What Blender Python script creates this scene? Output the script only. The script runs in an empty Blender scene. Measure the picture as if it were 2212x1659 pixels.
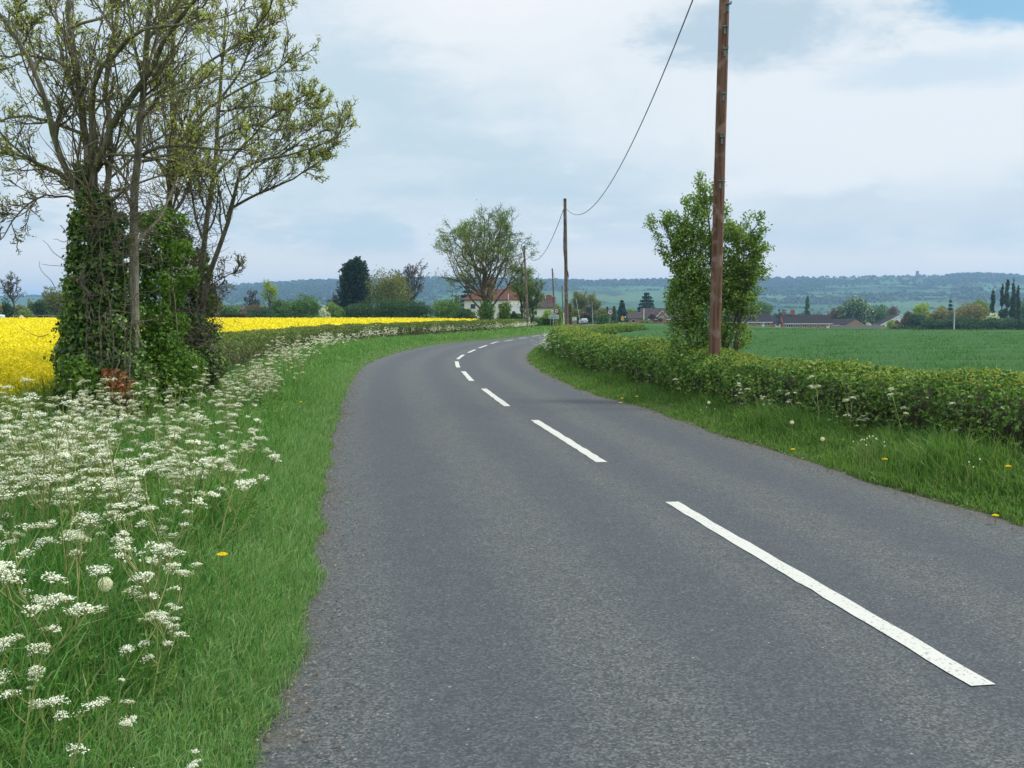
import bpy, math, random
import numpy as np
from mathutils import Vector

R = math.radians
sc = bpy.context.scene
COL = sc.collection

# ------------------------------------------------------------------ camera
F, YH, EYE = 2150.0, 673.0, 1.6          # focal length and horizon row on a 2212 x 1659 frame
PITCH = math.atan((829.5 - YH) / F)
cam = bpy.data.cameras.new('camera')
camera = bpy.data.objects.new('camera', cam)
COL.objects.link(camera)
cam.sensor_width = 36.0
cam.sensor_fit = 'HORIZONTAL'
cam.lens = F / 2212 * 36.0
cam.clip_start, cam.clip_end = 0.05, 20000
camera.location = (0, 0, EYE)
camera.rotation_euler = (R(90) - PITCH, 0, 0)
sc.camera = camera

# ------------------------------------------------------------------ sun, exposure
SUN_EL, SUN_AZ = R(52), R(78)            # azimuth clockwise from straight ahead (+Y)
sl = bpy.data.lights.new('sun', 'SUN')
sl.energy, sl.angle, sl.color = 4.0, R(16), (1.0, 0.95, 0.86)
sun = bpy.data.objects.new('sun', sl)
COL.objects.link(sun)
sdir = Vector((math.sin(SUN_AZ) * math.cos(SUN_EL), math.cos(SUN_AZ) * math.cos(SUN_EL), math.sin(SUN_EL)))
sun.rotation_euler = sdir.to_track_quat('Z', 'Y').to_euler()
sc.view_settings.view_transform = 'Standard'
sc.view_settings.look = 'None'
sc.view_settings.gamma = 1.0
sc.view_settings.exposure = 0.0
cy = sc.cycles
cy.max_bounces, cy.diffuse_bounces, cy.glossy_bounces, cy.transmission_bounces = 6, 3, 2, 4
cy.transparent_max_bounces, cy.volume_bounces = 8, 0
cy.caustics_reflective = cy.caustics_refractive = False
cy.use_fast_gi = False
cy.use_denoising = True
cy.denoiser = 'OPENIMAGEDENOISE'
cy.denoising_input_passes = 'RGB_ALBEDO_NORMAL'
cy.denoising_prefilter = 'ACCURATE'


# ------------------------------------------------------------------ node helpers
class NT:
    def __init__(self, tree):
        self.t = tree
        tree.nodes.clear()

    def n(self, typ, **kw):
        nd = self.t.nodes.new(typ)
        for k, v in kw.items():
            if k.startswith('i_'):
                nd.inputs[k[2:].replace('_', ' ')].default_value = v
            else:
                setattr(nd, k, v)
        return nd

    def put(self, sock, v):
        if hasattr(v, 'is_output'):
            self.t.links.new(v, sock)
        elif v is not None:
            if hasattr(sock, 'default_value') and sock.type == 'RGBA' and len(v) == 3:
                v = (*v, 1)
            sock.default_value = v

    def math(self, op, a, b=None, c=None, clamp=False):
        nd = self.n('ShaderNodeMath', operation=op, use_clamp=clamp)
        for i, v in enumerate((a, b, c)):
            if v is not None:
                self.put(nd.inputs[i], v)
        return nd.outputs[0]

    def smooth(self, v, a, b, lo=0.0, hi=1.0):
        nd = self.n('ShaderNodeMapRange', interpolation_type='SMOOTHSTEP')
        self.put(nd.inputs['Value'], v)
        for k, x in (('From Min', a), ('From Max', b), ('To Min', lo), ('To Max', hi)):
            nd.inputs[k].default_value = x
        return nd.outputs['Result']

    def mix(self, f, a, b, blend='MIX'):
        nd = self.n('ShaderNodeMix', data_type='RGBA', blend_type=blend)
        self.put(nd.inputs[0], f)
        self.put(nd.inputs[6], a)
        self.put(nd.inputs[7], b)
        return nd.outputs[2]

    def noise(self, vec, scale, detail=4, rough=0.55, dist=0.0):
        nd = self.n('ShaderNodeTexNoise')
        if vec is not None:
            self.put(nd.inputs['Vector'], vec)
        nd.inputs['Scale'].default_value = scale
        nd.inputs['Detail'].default_value = detail
        nd.inputs['Roughness'].default_value = rough
        nd.inputs['Distortion'].default_value = dist
        return nd.outputs['Fac']

    def ramp(self, v, stops):
        nd = self.n('ShaderNodeValToRGB')
        el = nd.color_ramp.elements
        while len(el) < len(stops):
            el.new(0.5)
        for e, (p, c) in zip(el, stops):
            e.position = p
            e.color = (*c, 1)
        self.put(nd.inputs[0], v)
        return nd.outputs[0]

    def mapping(self, vec, scale):
        nd = self.n('ShaderNodeMapping')
        self.put(nd.inputs['Vector'], vec)
        nd.inputs['Scale'].default_value = scale
        return nd.outputs[0]


# ------------------------------------------------------------------ world: sky texture under broken cloud
world = bpy.data.worlds.new('World')
sc.world = world
world.use_nodes = True
w = NT(world.node_tree)
sky = w.n('ShaderNodeTexSky', sky_type='NISHITA', sun_disc=False, sun_elevation=SUN_EL, sun_rotation=SUN_AZ)
sky.air_density, sky.dust_density, sky.ozone_density = 1.0, 1.5, 1.0
tc = w.n('ShaderNodeTexCoord').outputs['Generated']
sx = w.n('ShaderNodeSeparateXYZ')
w.put(sx.inputs[0], tc)
X, Y, Z = sx.outputs
zz = w.math('MAXIMUM', Z, 0.0)
den = w.math('ADD', zz, 0.22)
cb = w.n('ShaderNodeCombineXYZ')
w.put(cb.inputs[0], w.math('DIVIDE', X, den))
w.put(cb.inputs[1], w.math('DIVIDE', Y, den))
cb.inputs[2].default_value = 3.7
n1 = w.noise(cb.outputs[0], 1.3, 7, 0.55, 0.35)
n2 = w.noise(cb.outputs[0], 4.2, 6, 0.6, 0.4)
n3 = w.noise(w.mapping(tc, (1, 1, 2.2)), 9.0, 6, 0.62, 0.3)
body = w.math('ADD', w.math('MULTIPLY', n1, 0.7), w.math('MULTIPLY', n2, 0.3))
K = 10.0                                     # the Background runs at 0.1, so cloud radiances are given times 10


def kc(r, g, b):
    return (r * K, g * K, b * K)


cloud = w.mix(w.smooth(body, 0.43, 0.58), kc(.60, .735, .815), kc(.86, .91, .94))
az = w.math('ARCTAN2', X, Y)
el = w.math('ARCSINE', Z)
wob = w.math('MULTIPLY', w.math('SUBTRACT', n3, 0.5), 2.6)
wob2 = w.math('MULTIPLY', w.math('SUBTRACT', n2, 0.5), 2.0)


def bank(col_in, a0, e0, sa, se, col, lo=1.25, hi=0.35, amt=1.0, wamp=1.0):
    """one bank of cloud (or gap in it): an ellipse of directions with a ragged edge"""
    da = w.math('DIVIDE', w.math('SUBTRACT', az, a0), sa)
    de = w.math('DIVIDE', w.math('SUBTRACT', el, e0), se)
    d = w.math('SQRT', w.math('ADD', w.math('MULTIPLY', da, da), w.math('MULTIPLY', de, de)))
    d = w.math('ADD', d, w.math('MULTIPLY', w.math('ADD', wob, wob2), 0.45 * wamp))
    return w.mix(w.smooth(d, lo, hi, 0, amt), col_in, col)


cloud = bank(cloud, -.12, .16, .36, .12, kc(.585, .735, .82), amt=.6)
cloud = bank(cloud, .02, .305, .24, .075, kc(.93, .95, .98), amt=.97)
cloud = bank(cloud, -.30, .32, .20, .10, kc(.78, .86, .93), amt=.75)
cloud = bank(cloud, .40, .17, .26, .085, kc(.88, .92, .94), amt=.9)
cloud = bank(cloud, .30, .08, .40, .035, kc(.70, .79, .85), amt=.6)
cloud = bank(cloud, .36, .31, .20, .05, kc(.88, .92, .95), amt=.9)
cloud = bank(cloud, .25, .225, .34, .10, kc(.86, .91, .95), amt=.9)
cloud = bank(cloud, .245, .262, .125, .034, kc(.50, .645, .755), lo=1.25, hi=.55, amt=.9, wamp=1.7)
cloud = bank(cloud, .03, .035, .9, .03, kc(.93, .91, .87), amt=.85, wamp=.6)
cover = bank((1, 1, 1), .50, .285, .12, .046, (.05, .05, .05), lo=1.2, hi=.7)
cover = bank(cover, .42, .215, .12, .018, (.7, .7, .7), lo=1.2, hi=.3)
skyc = w.mix(cover, w.mix(1.0, sky.outputs[0], (.86, 1.28, 1.30), 'MULTIPLY'), cloud)
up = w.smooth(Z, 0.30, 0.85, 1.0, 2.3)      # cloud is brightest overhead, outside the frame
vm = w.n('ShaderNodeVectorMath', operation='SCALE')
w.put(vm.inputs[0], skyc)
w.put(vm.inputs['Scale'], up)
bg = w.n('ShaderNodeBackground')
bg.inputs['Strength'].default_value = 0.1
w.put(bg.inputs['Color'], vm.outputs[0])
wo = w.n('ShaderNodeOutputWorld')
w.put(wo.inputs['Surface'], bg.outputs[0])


# ------------------------------------------------------------------ materials
def new_mat(name):
    m = bpy.data.materials.new(name)
    m.use_nodes = True
    return m, NT(m.node_tree)


def finish(m, t, shader):
    o = t.n('ShaderNodeOutputMaterial')
    t.put(o.inputs['Surface'], shader)
    return m


def bsdf(t, color, rough=0.8, spec=0.3, normal=None, metallic=0.0):
    b = t.n('ShaderNodeBsdfPrincipled')
    t.put(b.inputs['Base Color'], color)
    t.put(b.inputs['Roughness'], rough)
    t.put(b.inputs['Specular IOR Level'], spec)
    t.put(b.inputs['Metallic'], metallic)
    if normal is not None:
        t.put(b.inputs['Normal'], normal)
    return b.outputs[0]


def pos(t):
    return t.n('ShaderNodeNewGeometry').outputs['Position']


def obj_co(t):
    return t.n('ShaderNodeTexCoord').outputs['Object']


def bump(t, h, dist, strength=1.0):
    b = t.n('ShaderNodeBump')
    b.inputs['Distance'].default_value = dist
    b.inputs['Strength'].default_value = strength
    t.put(b.inputs['Height'], h)
    return b.outputs[0]


def leaf_mat(name, cols, trans=0.35, rough=0.55, spec=0.25, patch=0.0, patchcol=None, pscale=0.6, gain=1.65):
    """leaf or blade: every one draws its own colour; light shines through"""
    m, t = new_mat(name)
    cols = [tuple(min(.84, v * gain) for v in c_) for c_ in cols]
    g = t.n('ShaderNodeNewGeometry')
    k = len(cols)
    c = t.ramp(g.outputs['Random Per Island'], [(i / max(1, k - 1), cc) for i, cc in enumerate(cols)])
    if patch:
        c = t.mix(t.smooth(t.noise(g.outputs['Position'], pscale, 3), .42, .66, 0, patch), c, patchcol)
    p = bsdf(t, c, rough, spec)
    tr = t.n('ShaderNodeBsdfTranslucent')
    t.put(tr.inputs['Color'], t.mix(1.0, c, (1.25, 1.25, .75), 'MULTIPLY'))
    ms = t.n('ShaderNodeMixShader')
    ms.inputs[0].default_value = trans
    t.t.links.new(p, ms.inputs[1])
    t.t.links.new(tr.outputs[0], ms.inputs[2])
    return finish(m, t, ms.outputs[0])


def bark_mat(name, a, b, scale=14, stretch=.18, c=None):
    m, t = new_mat(name)
    v = t.mapping(obj_co(t), (1, 1, stretch))
    n = t.noise(v, scale, 6, .65)
    col = t.mix(t.smooth(n, .35, .65), a, b)
    if c:
        col = t.mix(t.smooth(t.noise(pos(t), 5, 4), .5, .68), col, c)
    return finish(m, t, bsdf(t, col, .9, .15, bump(t, n, .02)))


def plain(name, col, rough=.7, spec=.3, var=.12, scale=3.0, metallic=0.0, bumpd=0.0):
    m, t = new_mat(name)
    n = t.noise(obj_co(t), scale, 5, .6)
    c2 = tuple(max(0, x * (1 - 2 * var)) for x in col)
    c = t.mix(t.smooth(n, .3, .7), c2, col)
    return finish(m, t, bsdf(t, c, rough, spec, bump(t, n, bumpd) if bumpd else None, metallic))


M = {}
# asphalt: lat = metres across from the left edge, lon = metres along
m, t = new_mat('asphalt')
at = t.n('ShaderNodeAttribute', attribute_name='lat')
lat = at.outputs['Fac']
P_ = pos(t)
vo = t.n('ShaderNodeTexVoronoi', feature='F1')
t.put(vo.inputs['Vector'], P_)
vo.inputs['Scale'].default_value = 105
sep = t.n('ShaderNodeSeparateColor')
t.put(sep.inputs[0], vo.outputs['Color'])
stone = sep.outputs[0]
big = t.noise(P_, .55, 5, .6)
mid = t.noise(P_, 5.0, 5, .6)
fine = t.noise(P_, 60.0, 4, .7)
grit = t.math('ADD', t.math('MULTIPLY', stone, .6), t.math('MULTIPLY', fine, .5))
latw = t.math('ADD', lat, t.math('MULTIPLY', t.math('SUBTRACT', big, .5), .5))


def track(c, wd):
    return t.smooth(t.math('ABSOLUTE', t.math('SUBTRACT', latw, c)), wd, wd * .25)


tr = t.math('MAXIMUM', t.math('MAXIMUM', track(.85, .55), track(2.15, .5)), t.math('MAXIMUM', track(3.15, .5), track(4.4, .55)))
colr = t.ramp(grit, [(.2, (.026, .030, .030)), (.42, (.050, .055, .056)), (.62, (.076, .082, .082)), (.9, (.145, .148, .144))])
colt = t.ramp(grit, [(.2, (.032, .038, .046)), (.45, (.042, .050, .059)), (.65, (.053, .062, .072)), (.9, (.088, .097, .104))])
col = t.mix(t.math('MULTIPLY', tr, .72), colr, colt)
col = t.mix(t.smooth(mid, .35, .7, 0, .28), col, (.040, .045, .048))
col = t.mix(t.smooth(t.noise(P_, 9, 3), .64, .76, 0, .35), col, (.085, .078, .066))
v2 = t.n('ShaderNodeTexVoronoi', feature='F1')
t.put(v2.inputs['Vector'], P_)
v2.inputs['Scale'].default_value = 30
s2 = t.n('ShaderNodeSeparateColor')
t.put(s2.inputs[0], v2.outputs['Color'])
spk = t.math('MULTIPLY', t.math('LESS_THAN', v2.outputs['Distance'], t.math('MULTIPLY', s2.outputs[1], .20)), t.math('GREATER_THAN', s2.outputs[0], .90))
col = t.mix(t.math('MULTIPLY', spk, .7), col, (.30, .30, .29))
edge = t.smooth(t.math('ADD', lat, t.math('MULTIPLY', t.math('SUBTRACT', mid, .5), .75)), .26, -.12, 0, .7)
col = t.mix(edge, col, (.082, .070, .052))
edge2 = t.smooth(t.math('ADD', t.n('ShaderNodeAttribute', attribute_name='rat').outputs['Fac'], t.math('MULTIPLY', t.math('SUBTRACT', mid, .5), .4)), .3, .03, 0, .6)
col = t.mix(edge2, col, (.075, .066, .05))
M['asphalt'] = finish(m, t, bsdf(t, t.mix(1.0, col, (.91, .92, .94), 'MULTIPLY'), .78, .22, bump(t, grit, .006, .9)))

m, t = new_mat('road_paint')
n = t.noise(pos(t), 40, 5, .7)
vp = t.n('ShaderNodeTexVoronoi', feature='F1')
t.put(vp.inputs['Vector'], pos(t))
vp.inputs['Scale'].default_value = 95
sp_ = t.n('ShaderNodeSeparateColor')
t.put(sp_.inputs[0], vp.outputs['Color'])
big_ = t.noise(pos(t), 2.2, 5, .65)
c = t.mix(t.smooth(n, .28, .45), (.28, .28, .262), (.405, .402, .368))
c = t.mix(t.math('MULTIPLY', t.math('GREATER_THAN', t.math('ADD', sp_.outputs[0], t.math('MULTIPLY', big_, .35)), 1.115), .7), c, (.14, .145, .15))
c = t.mix(t.smooth(t.noise(pos(t), 3.5, 4), .45, .8, 0, .3), c, (.36, .355, .32))
M['paint'] = finish(m, t, bsdf(t, c, .65, .3, bump(t, n, .003)))

m, t = new_mat('verge_soil')
n = t.noise(pos(t), 6, 6, .65)
M['soil'] = finish(m, t, bsdf(t, t.mix(t.smooth(n, .4, .65), (.045, .080, .018), (.085, .095, .035)), .95, .1, bump(t, n, .05)))

m, t = new_mat('meadow_ground')
n = t.noise(pos(t), .05, 6, .6)
M['ground'] = finish(m, t, bsdf(t, t.mix(t.smooth(n, .4, .6), (.045, .085, .02), (.07, .11, .028)), .95, .1))

m, t = new_mat('hill_pasture')
pv = t.mapping(pos(t), (1, 1, 1.5))
vz = t.n('ShaderNodeTexVoronoi', feature='F1')
t.put(vz.inputs['Vector'], t.mapping(pos(t), (.6, .6, 2.2)))
vz.inputs['Scale'].default_value = .0085
sv = t.n('ShaderNodeSeparateColor')
t.put(sv.inputs[0], vz.outputs['Color'])
c = t.ramp(sv.outputs[0], [(0, (.016, .050, .020)), (.35, (.030, .080, .024)), (.7, (.040, .105, .030)), (1, (.060, .105, .036))])
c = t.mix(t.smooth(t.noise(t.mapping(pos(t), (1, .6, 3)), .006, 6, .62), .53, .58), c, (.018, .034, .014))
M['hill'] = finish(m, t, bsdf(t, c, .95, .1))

m, t = new_mat('wheat_canopy')
n = t.noise(pos(t), 3.0, 6, .7)
n0 = t.noise(pos(t), .12, 4)
c = t.mix(t.smooth(n, .35, .65), (.016, .060, .014), (.040, .115, .024))
c = t.mix(t.smooth(n0, .4, .65, 0, .35), c, (.030, .090, .018))
M['wheat_sheet'] = finish(m, t, bsdf(t, c, .9, .15, bump(t, n, .2)))

m, t = new_mat('rape_canopy')
n = t.noise(pos(t), 5.5, 6, .7)
n0 = t.noise(pos(t), .35, 4)
c = t.mix(t.smooth(n, .33, .52), (.13, .15, .012), (.68, .565, .010))
c = t.mix(t.smooth(n0, .5, .72, 0, .35), c, (.45, .42, .01))
M['rape_sheet'] = finish(m, t, bsdf(t, c, .9, .1, bump(t, n, .15)))

M['rape_petal'] = leaf_mat('rape_petal', [(.46, .40, .008), (.70, .59, .010), (.78, .67, .015)], .3, gain=.95)
M['rape_stem'] = leaf_mat('rape_stem', [(.04, .09, .012), (.08, .13, .02), (.12, .16, .025)], .3)
M['wheat'] = leaf_mat('wheat_blade', [(.020, .068, .014), (.030, .092, .018), (.046, .115, .025)], .3)
M['grass'] = leaf_mat('grass_blade', [(.016, .060, .010), (.030, .100, .016), (.052, .150, .026), (.082, .185, .040), (.115, .20, .055), (.19, .20, .09)], .35,
                      patch=.4, patchcol=(.055, .16, .036))
M['grass_edge'] = leaf_mat('verge_edge_blade', [(.034, .092, .022), (.060, .145, .036), (.09, .185, .056), (.13, .21, .078), (.18, .22, .10)], .3)
M['grass_right'] = leaf_mat('right_verge_blade', [(.018, .054, .009), (.033, .088, .014), (.056, .128, .022), (.088, .16, .036), (.15, .17, .06)], .35)  # toned darker than the left verge: hedge shade put into the colour
M['herb'] = leaf_mat('herb_leaf', [(.024, .066, .010), (.04, .10, .014), (.07, .13, .02)], .35)
M['hedge_leaf'] = leaf_mat('hedge_leaf', [(.021, .053, .009), (.040, .088, .014), (.068, .125, .022), (.12, .175, .036)], .3)
M['hedge_new'] = leaf_mat('hedge_new_leaf', [(.10, .14, .02), (.15, .185, .03), (.20, .215, .04), (.20, .15, .04)], .35)
M['hedge_left'] = leaf_mat('left_hedge_leaf', [(.028, .058, .012), (.045, .088, .016), (.078, .115, .024), (.12, .10, .04)], .3)
M['ivy'] = leaf_mat('ivy_leaf', [(.017, .044, .010), (.036, .082, .014), (.066, .125, .022), (.12, .185, .036)], .25, .42, .35)
M['bright_ivy'] = leaf_mat('bright_leaf', [(.030, .075, .010), (.055, .115, .013), (.09, .15, .02)], .35)
M['ash_bud'] = leaf_mat('young_ash_leaf', [(.11, .16, .026), (.165, .21, .04), (.23, .26, .055), (.22, .19, .055)], .45)
M['dead_leaf'] = leaf_mat('dead_leaf', [(.14, .055, .02), (.22, .09, .035), (.10, .05, .025)], .2)
M['thorn_leaf'] = leaf_mat('hawthorn_leaf', [(.036, .082, .013), (.070, .132, .022), (.12, .185, .036), (.20, .25, .075)], .3)
M['white_petal'] = leaf_mat('white_petal', [(.62, .65, .50), (.79, .80, .70), (.84, .84, .78)], .3, gain=.95)
M['stalk'] = leaf_mat('parsley_stalk', [(.09, .13, .03), (.14, .17, .05), (.17, .16, .07)], .2)
M['dand'] = leaf_mat('dandelion_petal', [(.78, .58, .006), (.88, .72, .02)], .25, gain=.95)
M['clock'] = leaf_mat('dandelion_down', [(.74, .74, .70), (.86, .86, .84)], .5, gain=.95)
M['bark'] = bark_mat('ash_bark', (.085, .078, .058), (.205, .19, .145), 16, .2, (.115, .115, .045))
M['twig'] = bark_mat('twig_bark', (.100, .088, .064), (.19, .17, .12), 30, .5)
M['dead_twig'] = bark_mat('dry_twig', (.085, .07, .05), (.19, .165, .125), 30, .5)
M['dark_core'] = bark_mat('hedge_core', (.022, .020, .012), (.05, .042, .026), 20, .4)
M['pole'] = bark_mat('creosoted_pole', (.075, .040, .028), (.20, .108, .074), 26, .03, (.235, .155, .12))
M['steel'] = plain('galvanised_steel', (.17, .25, .25), .5, .5, .2, 20, .3)
M['black'] = plain('black_rubber', (.018, .017, .018), .6, .3)
M['white'] = plain('white_paint', (.78, .78, .76), .55, .3, .04)
M['cream'] = plain('cream_render', (.74, .70, .60), .85, .2, .05, 1.5)
M['roof_red'] = plain('red_roof_tile', (.115, .052, .038), .9, .1, .22, 1.2)
M['roof_dark'] = plain('brown_roof_tile', (.030, .024, .026), .9, .1, .15, .8)
M['roof_grey'] = plain('grey_brown_roof_tile', (.062, .048, .046), .9, .1, .15, .8)
M['brick'] = plain('orange_brick', (.42, .19, .105), .9, .2, .14, 2.0)
M['brick_red'] = plain('red_brick', (.34, .13, .085), .9, .2, .14, 2.0)
M['brick_tan'] = plain('tan_brick', (.40, .24, .15), .9, .2, .12, 2.0)
M['glass'] = plain('window_glass', (.04, .05, .06), .12, .5, .1)
M['sign_red'] = plain('sign_red', (.28, .03, .035), .5, .4, .05)
M['sign_grey'] = plain('sign_pale_blue', (.50, .58, .62), .5, .3, .04)
M['ink'] = plain('dark_ink', (.012, .02, .025), .5, .3, .05)
M['ink_soft'] = plain('grey_ink', (.16, .20, .24), .5, .3, .05)
M['amber'] = plain('amber_board', (.80, .48, .06), .5, .3, .04)
M['silver'] = plain('silver_car_paint', (.34, .38, .38), .3, .5, .04, 3, .5)
M['car_blue'] = plain('blue_car_paint', (.16, .20, .27), .3, .5, .04, 3, .3)
M['tail_red'] = plain('red_lamp', (.4, .02, .03), .3, .5, .04)
M['wood_pale'] = plain('weathered_timber', (.34, .29, .25), .9, .2, .2, 4)
M['pole_pale'] = plain('silvered_pole', (.52, .50, .47), .9, .2, .1, 4)
M['rust'] = plain('dark_brown_timber', (.085, .045, .03), .9, .2, .3, 2)
M['mint'] = plain('pale_green_plastic', (.58, .72, .66), .6, .3, .04)
M['teal'] = plain('dark_green_canvas', (.05, .17, .13), .7, .3, .1)
M['sand'] = plain('sand', (.50, .38, .27), .95, .1, .15, 3)
M['stone'] = plain('tower_stone', (.12, .12, .11), .95, .1, .1, .2)


# ------------------------------------------------------------------ mesh helpers
class MB:
    """collects vertex and face arrays and links them as ONE mesh object"""

    def __init__(self):
        self.v, self.f, self.nv, self.fm = [], [], 0, []

    def add(self, verts, faces, mi=0):
        verts = np.asarray(verts, dtype=np.float64).reshape(-1, 3)
        faces = np.asarray(faces, dtype=np.int64)
        self.v.append(verts)
        self.f.append(faces + self.nv)
        self.fm.append(np.full(len(faces), mi, dtype=np.int32))
        self.nv += len(verts)

    def poly(self, verts, faces, mi=0):
        verts = np.asarray(verts, dtype=np.float64)
        base = self.nv
        self.v.append(verts)
        self.nv += len(verts)
        for f in faces:
            self.f.append(np.array([f]) + base)
            self.fm.append(np.full(1, mi, dtype=np.int32))

    def box(self, c, s, rz=0.0, mi=0):
        x, y, z = (np.array(s) / 2)
        v = np.array([[a * x, b * y, d * z] for d in (-1, 1) for b in (-1, 1) for a in (-1, 1)])
        cs, sn = math.cos(rz), math.sin(rz)
        v = np.stack([v[:, 0] * cs - v[:, 1] * sn, v[:, 0] * sn + v[:, 1] * cs, v[:, 2]], 1) + np.array(c)
        self.add(v, [[0, 2, 3, 1], [4, 5, 7, 6], [0, 1, 5, 4], [2, 6, 7, 3], [0, 4, 6, 2], [1, 3, 7, 5]], mi)

    def tubes(self, P, Rr, sides=4, mi=0, caps=False):
        P = np.asarray(P, float)
        Rr = np.asarray(Rr, float)
        if P.ndim == 2:
            P, Rr = P[None], Rr[None]
        N, k, _ = P.shape
        T = np.gradient(P, axis=1)
        T /= np.linalg.norm(T, axis=2, keepdims=True) + 1e-9
        mean = T.mean(1)
        ref = np.where(np.abs(mean[:, 2:3]) > .8, np.array([[1., 0, 0]]), np.array([[0, 0, 1.]]))[:, None, :]
        U = np.cross(T, np.broadcast_to(ref, T.shape))
        U /= np.linalg.norm(U, axis=2, keepdims=True) + 1e-9
        V = np.cross(T, U)
        a = np.arange(sides) * 2 * math.pi / sides
        ring = P[:, :, None] + Rr[:, :, None, None] * (np.cos(a)[:, None] * U[:, :, None] + np.sin(a)[:, None] * V[:, :, None])
        idx = np.arange(N * k * sides).reshape(N, k, sides)
        A, B = idx[:, :-1], idx[:, 1:]
        q = np.stack([A, B, np.roll(B, -1, 2), np.roll(A, -1, 2)], -1).reshape(-1, 4)
        base = self.nv
        self.add(ring.reshape(-1, 3), q, mi)
        if caps:
            for i in range(N):
                for j in (0, k - 1):
                    self.f.append((idx[i, j][None] if j else idx[i, j][None, ::-1]) + base)
                    self.fm.append(np.full(1, mi, dtype=np.int32))

    def leaves(self, P, size, rng, bias=None, bamt=0.8, aspect=.6, mi=0, kite=0.0):
        P = np.asarray(P, float)
        n = len(P)
        if n == 0:
            return
        size = np.broadcast_to(size, (n,)).astype(float)
        nr = rng.normal(size=(n, 3))
        nr /= np.linalg.norm(nr, axis=1, keepdims=True)
        if bias is not None:
            nr = nr + np.asarray(bias) * bamt
            nr /= np.linalg.norm(nr, axis=1, keepdims=True) + 1e-9
        a = np.cross(nr, rng.normal(size=(n, 3)))
        a /= np.linalg.norm(a, axis=1, keepdims=True) + 1e-9
        b = np.cross(nr, a)
        s = size[:, None] * .5
        w_ = s * aspect
        v = np.stack([P - a * s, P + b * w_ - a * s * kite + nr * s * .25, P + a * s, P - b * w_ - a * s * kite + nr * s * .25], 1)
        self.add(v.reshape(-1, 3), np.arange(n * 4).reshape(n, 4), mi)

    def blades(self, P, h, wd, lean, rng, mi=0, seg=2):
        """grass blades: a bent tapering strip each"""
        P = np.asarray(P, float)
        n = len(P)
        if n == 0:
            return
        th = rng.uniform(0, 2 * math.pi, n)
        side = np.stack([np.cos(th), np.sin(th), np.zeros(n)], 1)
        ph = rng.uniform(0, 2 * math.pi, n)
        dr = np.stack([np.cos(ph), np.sin(ph), np.zeros(n)], 1) + (lean if lean is not None else 0)
        am = rng.uniform(.1, .95, n)[:, None]
        rows = []
        for j in range(seg):
            u = j / seg
            c = P + np.array([0, 0, 1.]) * (h * (u - .25 * u * u * am[:, 0]))[:, None] + dr * am * (h[:, None] * u * u * .8)
            ww = wd[:, None] * (1 - .45 * u) * .5
            rows += [c - side * ww, c + side * ww]
        tip = P + np.array([0, 0, 1.]) * (h * (1 - .35 * am[:, 0]))[:, None] + dr * am * (h[:, None] * .8)
        rows.append(tip)
        v = np.stack(rows, 1)
        k = 2 * seg + 1
        base = np.arange(n)[:, None] * k
        off = self.nv
        self.v.append(v.reshape(-1, 3))
        self.nv += n * k
        for j in range(seg - 1):
            q = base + np.array([[2 * j, 2 * j + 1, 2 * j + 3, 2 * j + 2]])
            self.f.append(q + off)
            self.fm.append(np.full(n, mi, dtype=np.int32))
        q = base + np.array([[2 * seg - 2, 2 * seg - 1, 2 * seg]])
        self.f.append(q + off)
        self.fm.append(np.full(n, mi, dtype=np.int32))

    def mesh(self, name, mats, smooth=False):
        me = bpy.data.meshes.new(name)
        V = np.concatenate(self.v) if self.v else np.zeros((0, 3))
        sizes = np.concatenate([np.full(len(f), f.shape[1], dtype=np.int32) for f in self.f]) if self.f else np.zeros(0, np.int32)
        idx = np.concatenate([f.reshape(-1) for f in self.f]).astype(np.int32) if self.f else np.zeros(0, np.int32)
        me.vertices.add(len(V))
        me.vertices.foreach_set('co', V.astype(np.float32).ravel())
        me.loops.add(len(idx))
        me.loops.foreach_set('vertex_index', idx)
        me.polygons.add(len(sizes))
        st = np.zeros(len(sizes), np.int32)
        if len(sizes):
            st[1:] = np.cumsum(sizes)[:-1]
        me.polygons.foreach_set('loop_start', st)
        for m_ in (mats if isinstance(mats, (list, tuple)) else [mats]):
            me.materials.append(M[m_] if isinstance(m_, str) else m_)
        me.polygons.foreach_set('material_index', np.concatenate(self.fm) if self.fm else np.zeros(0, np.int32))
        me.polygons.foreach_set('use_smooth', np.full(len(sizes), smooth))
        me.update(calc_edges=True)
        return me

    def build(self, name, mats, parent=None, smooth=False, loc=None):
        o = bpy.data.objects.new(name, self.mesh(name, mats, smooth))
        COL.objects.link(o)
        if parent is not None:
            o.parent = parent
        if loc is not None:
            o.location = loc
        return o


def tag(o, label=None, cat=None, group=None, kind=None):
    for k, v in (('label', label), ('category', cat), ('group', group), ('kind', kind)):
        if v:
            o[k] = v
    return o


def thing(name, label, cat, loc=(0, 0, 0), rz=0.0, group=None):
    o = bpy.data.objects.new(name, None)
    COL.objects.link(o)
    o.empty_display_size = .2
    o.location = loc
    o.rotation_euler = (0, 0, rz)
    return tag(o, label, cat, group)


def copy_tree(o, parent=None):
    c = o.copy()
    COL.objects.link(c)
    if parent is not None:
        c.parent = parent
    for ch in list(o.children):
        copy_tree(ch, c)
    return c


# ------------------------------------------------------------------ where things stand
def ray(px, py):
    u, v = (px - 1106) / F, (829.5 - py) / F
    return np.array([u, math.cos(PITCH) + v * math.sin(PITCH), -math.sin(PITCH) + v * math.cos(PITCH)])


def at(px, py, y):
    """point seen at a spot of the survey frame, y metres ahead"""
    d = ray(px, py)
    return np.array([0, 0, EYE]) + d * (y / d[1])


SU = [-.10, .05, .15, .28, .51]
SV = [.004, .008, .0105, .0155, .0200]


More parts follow.
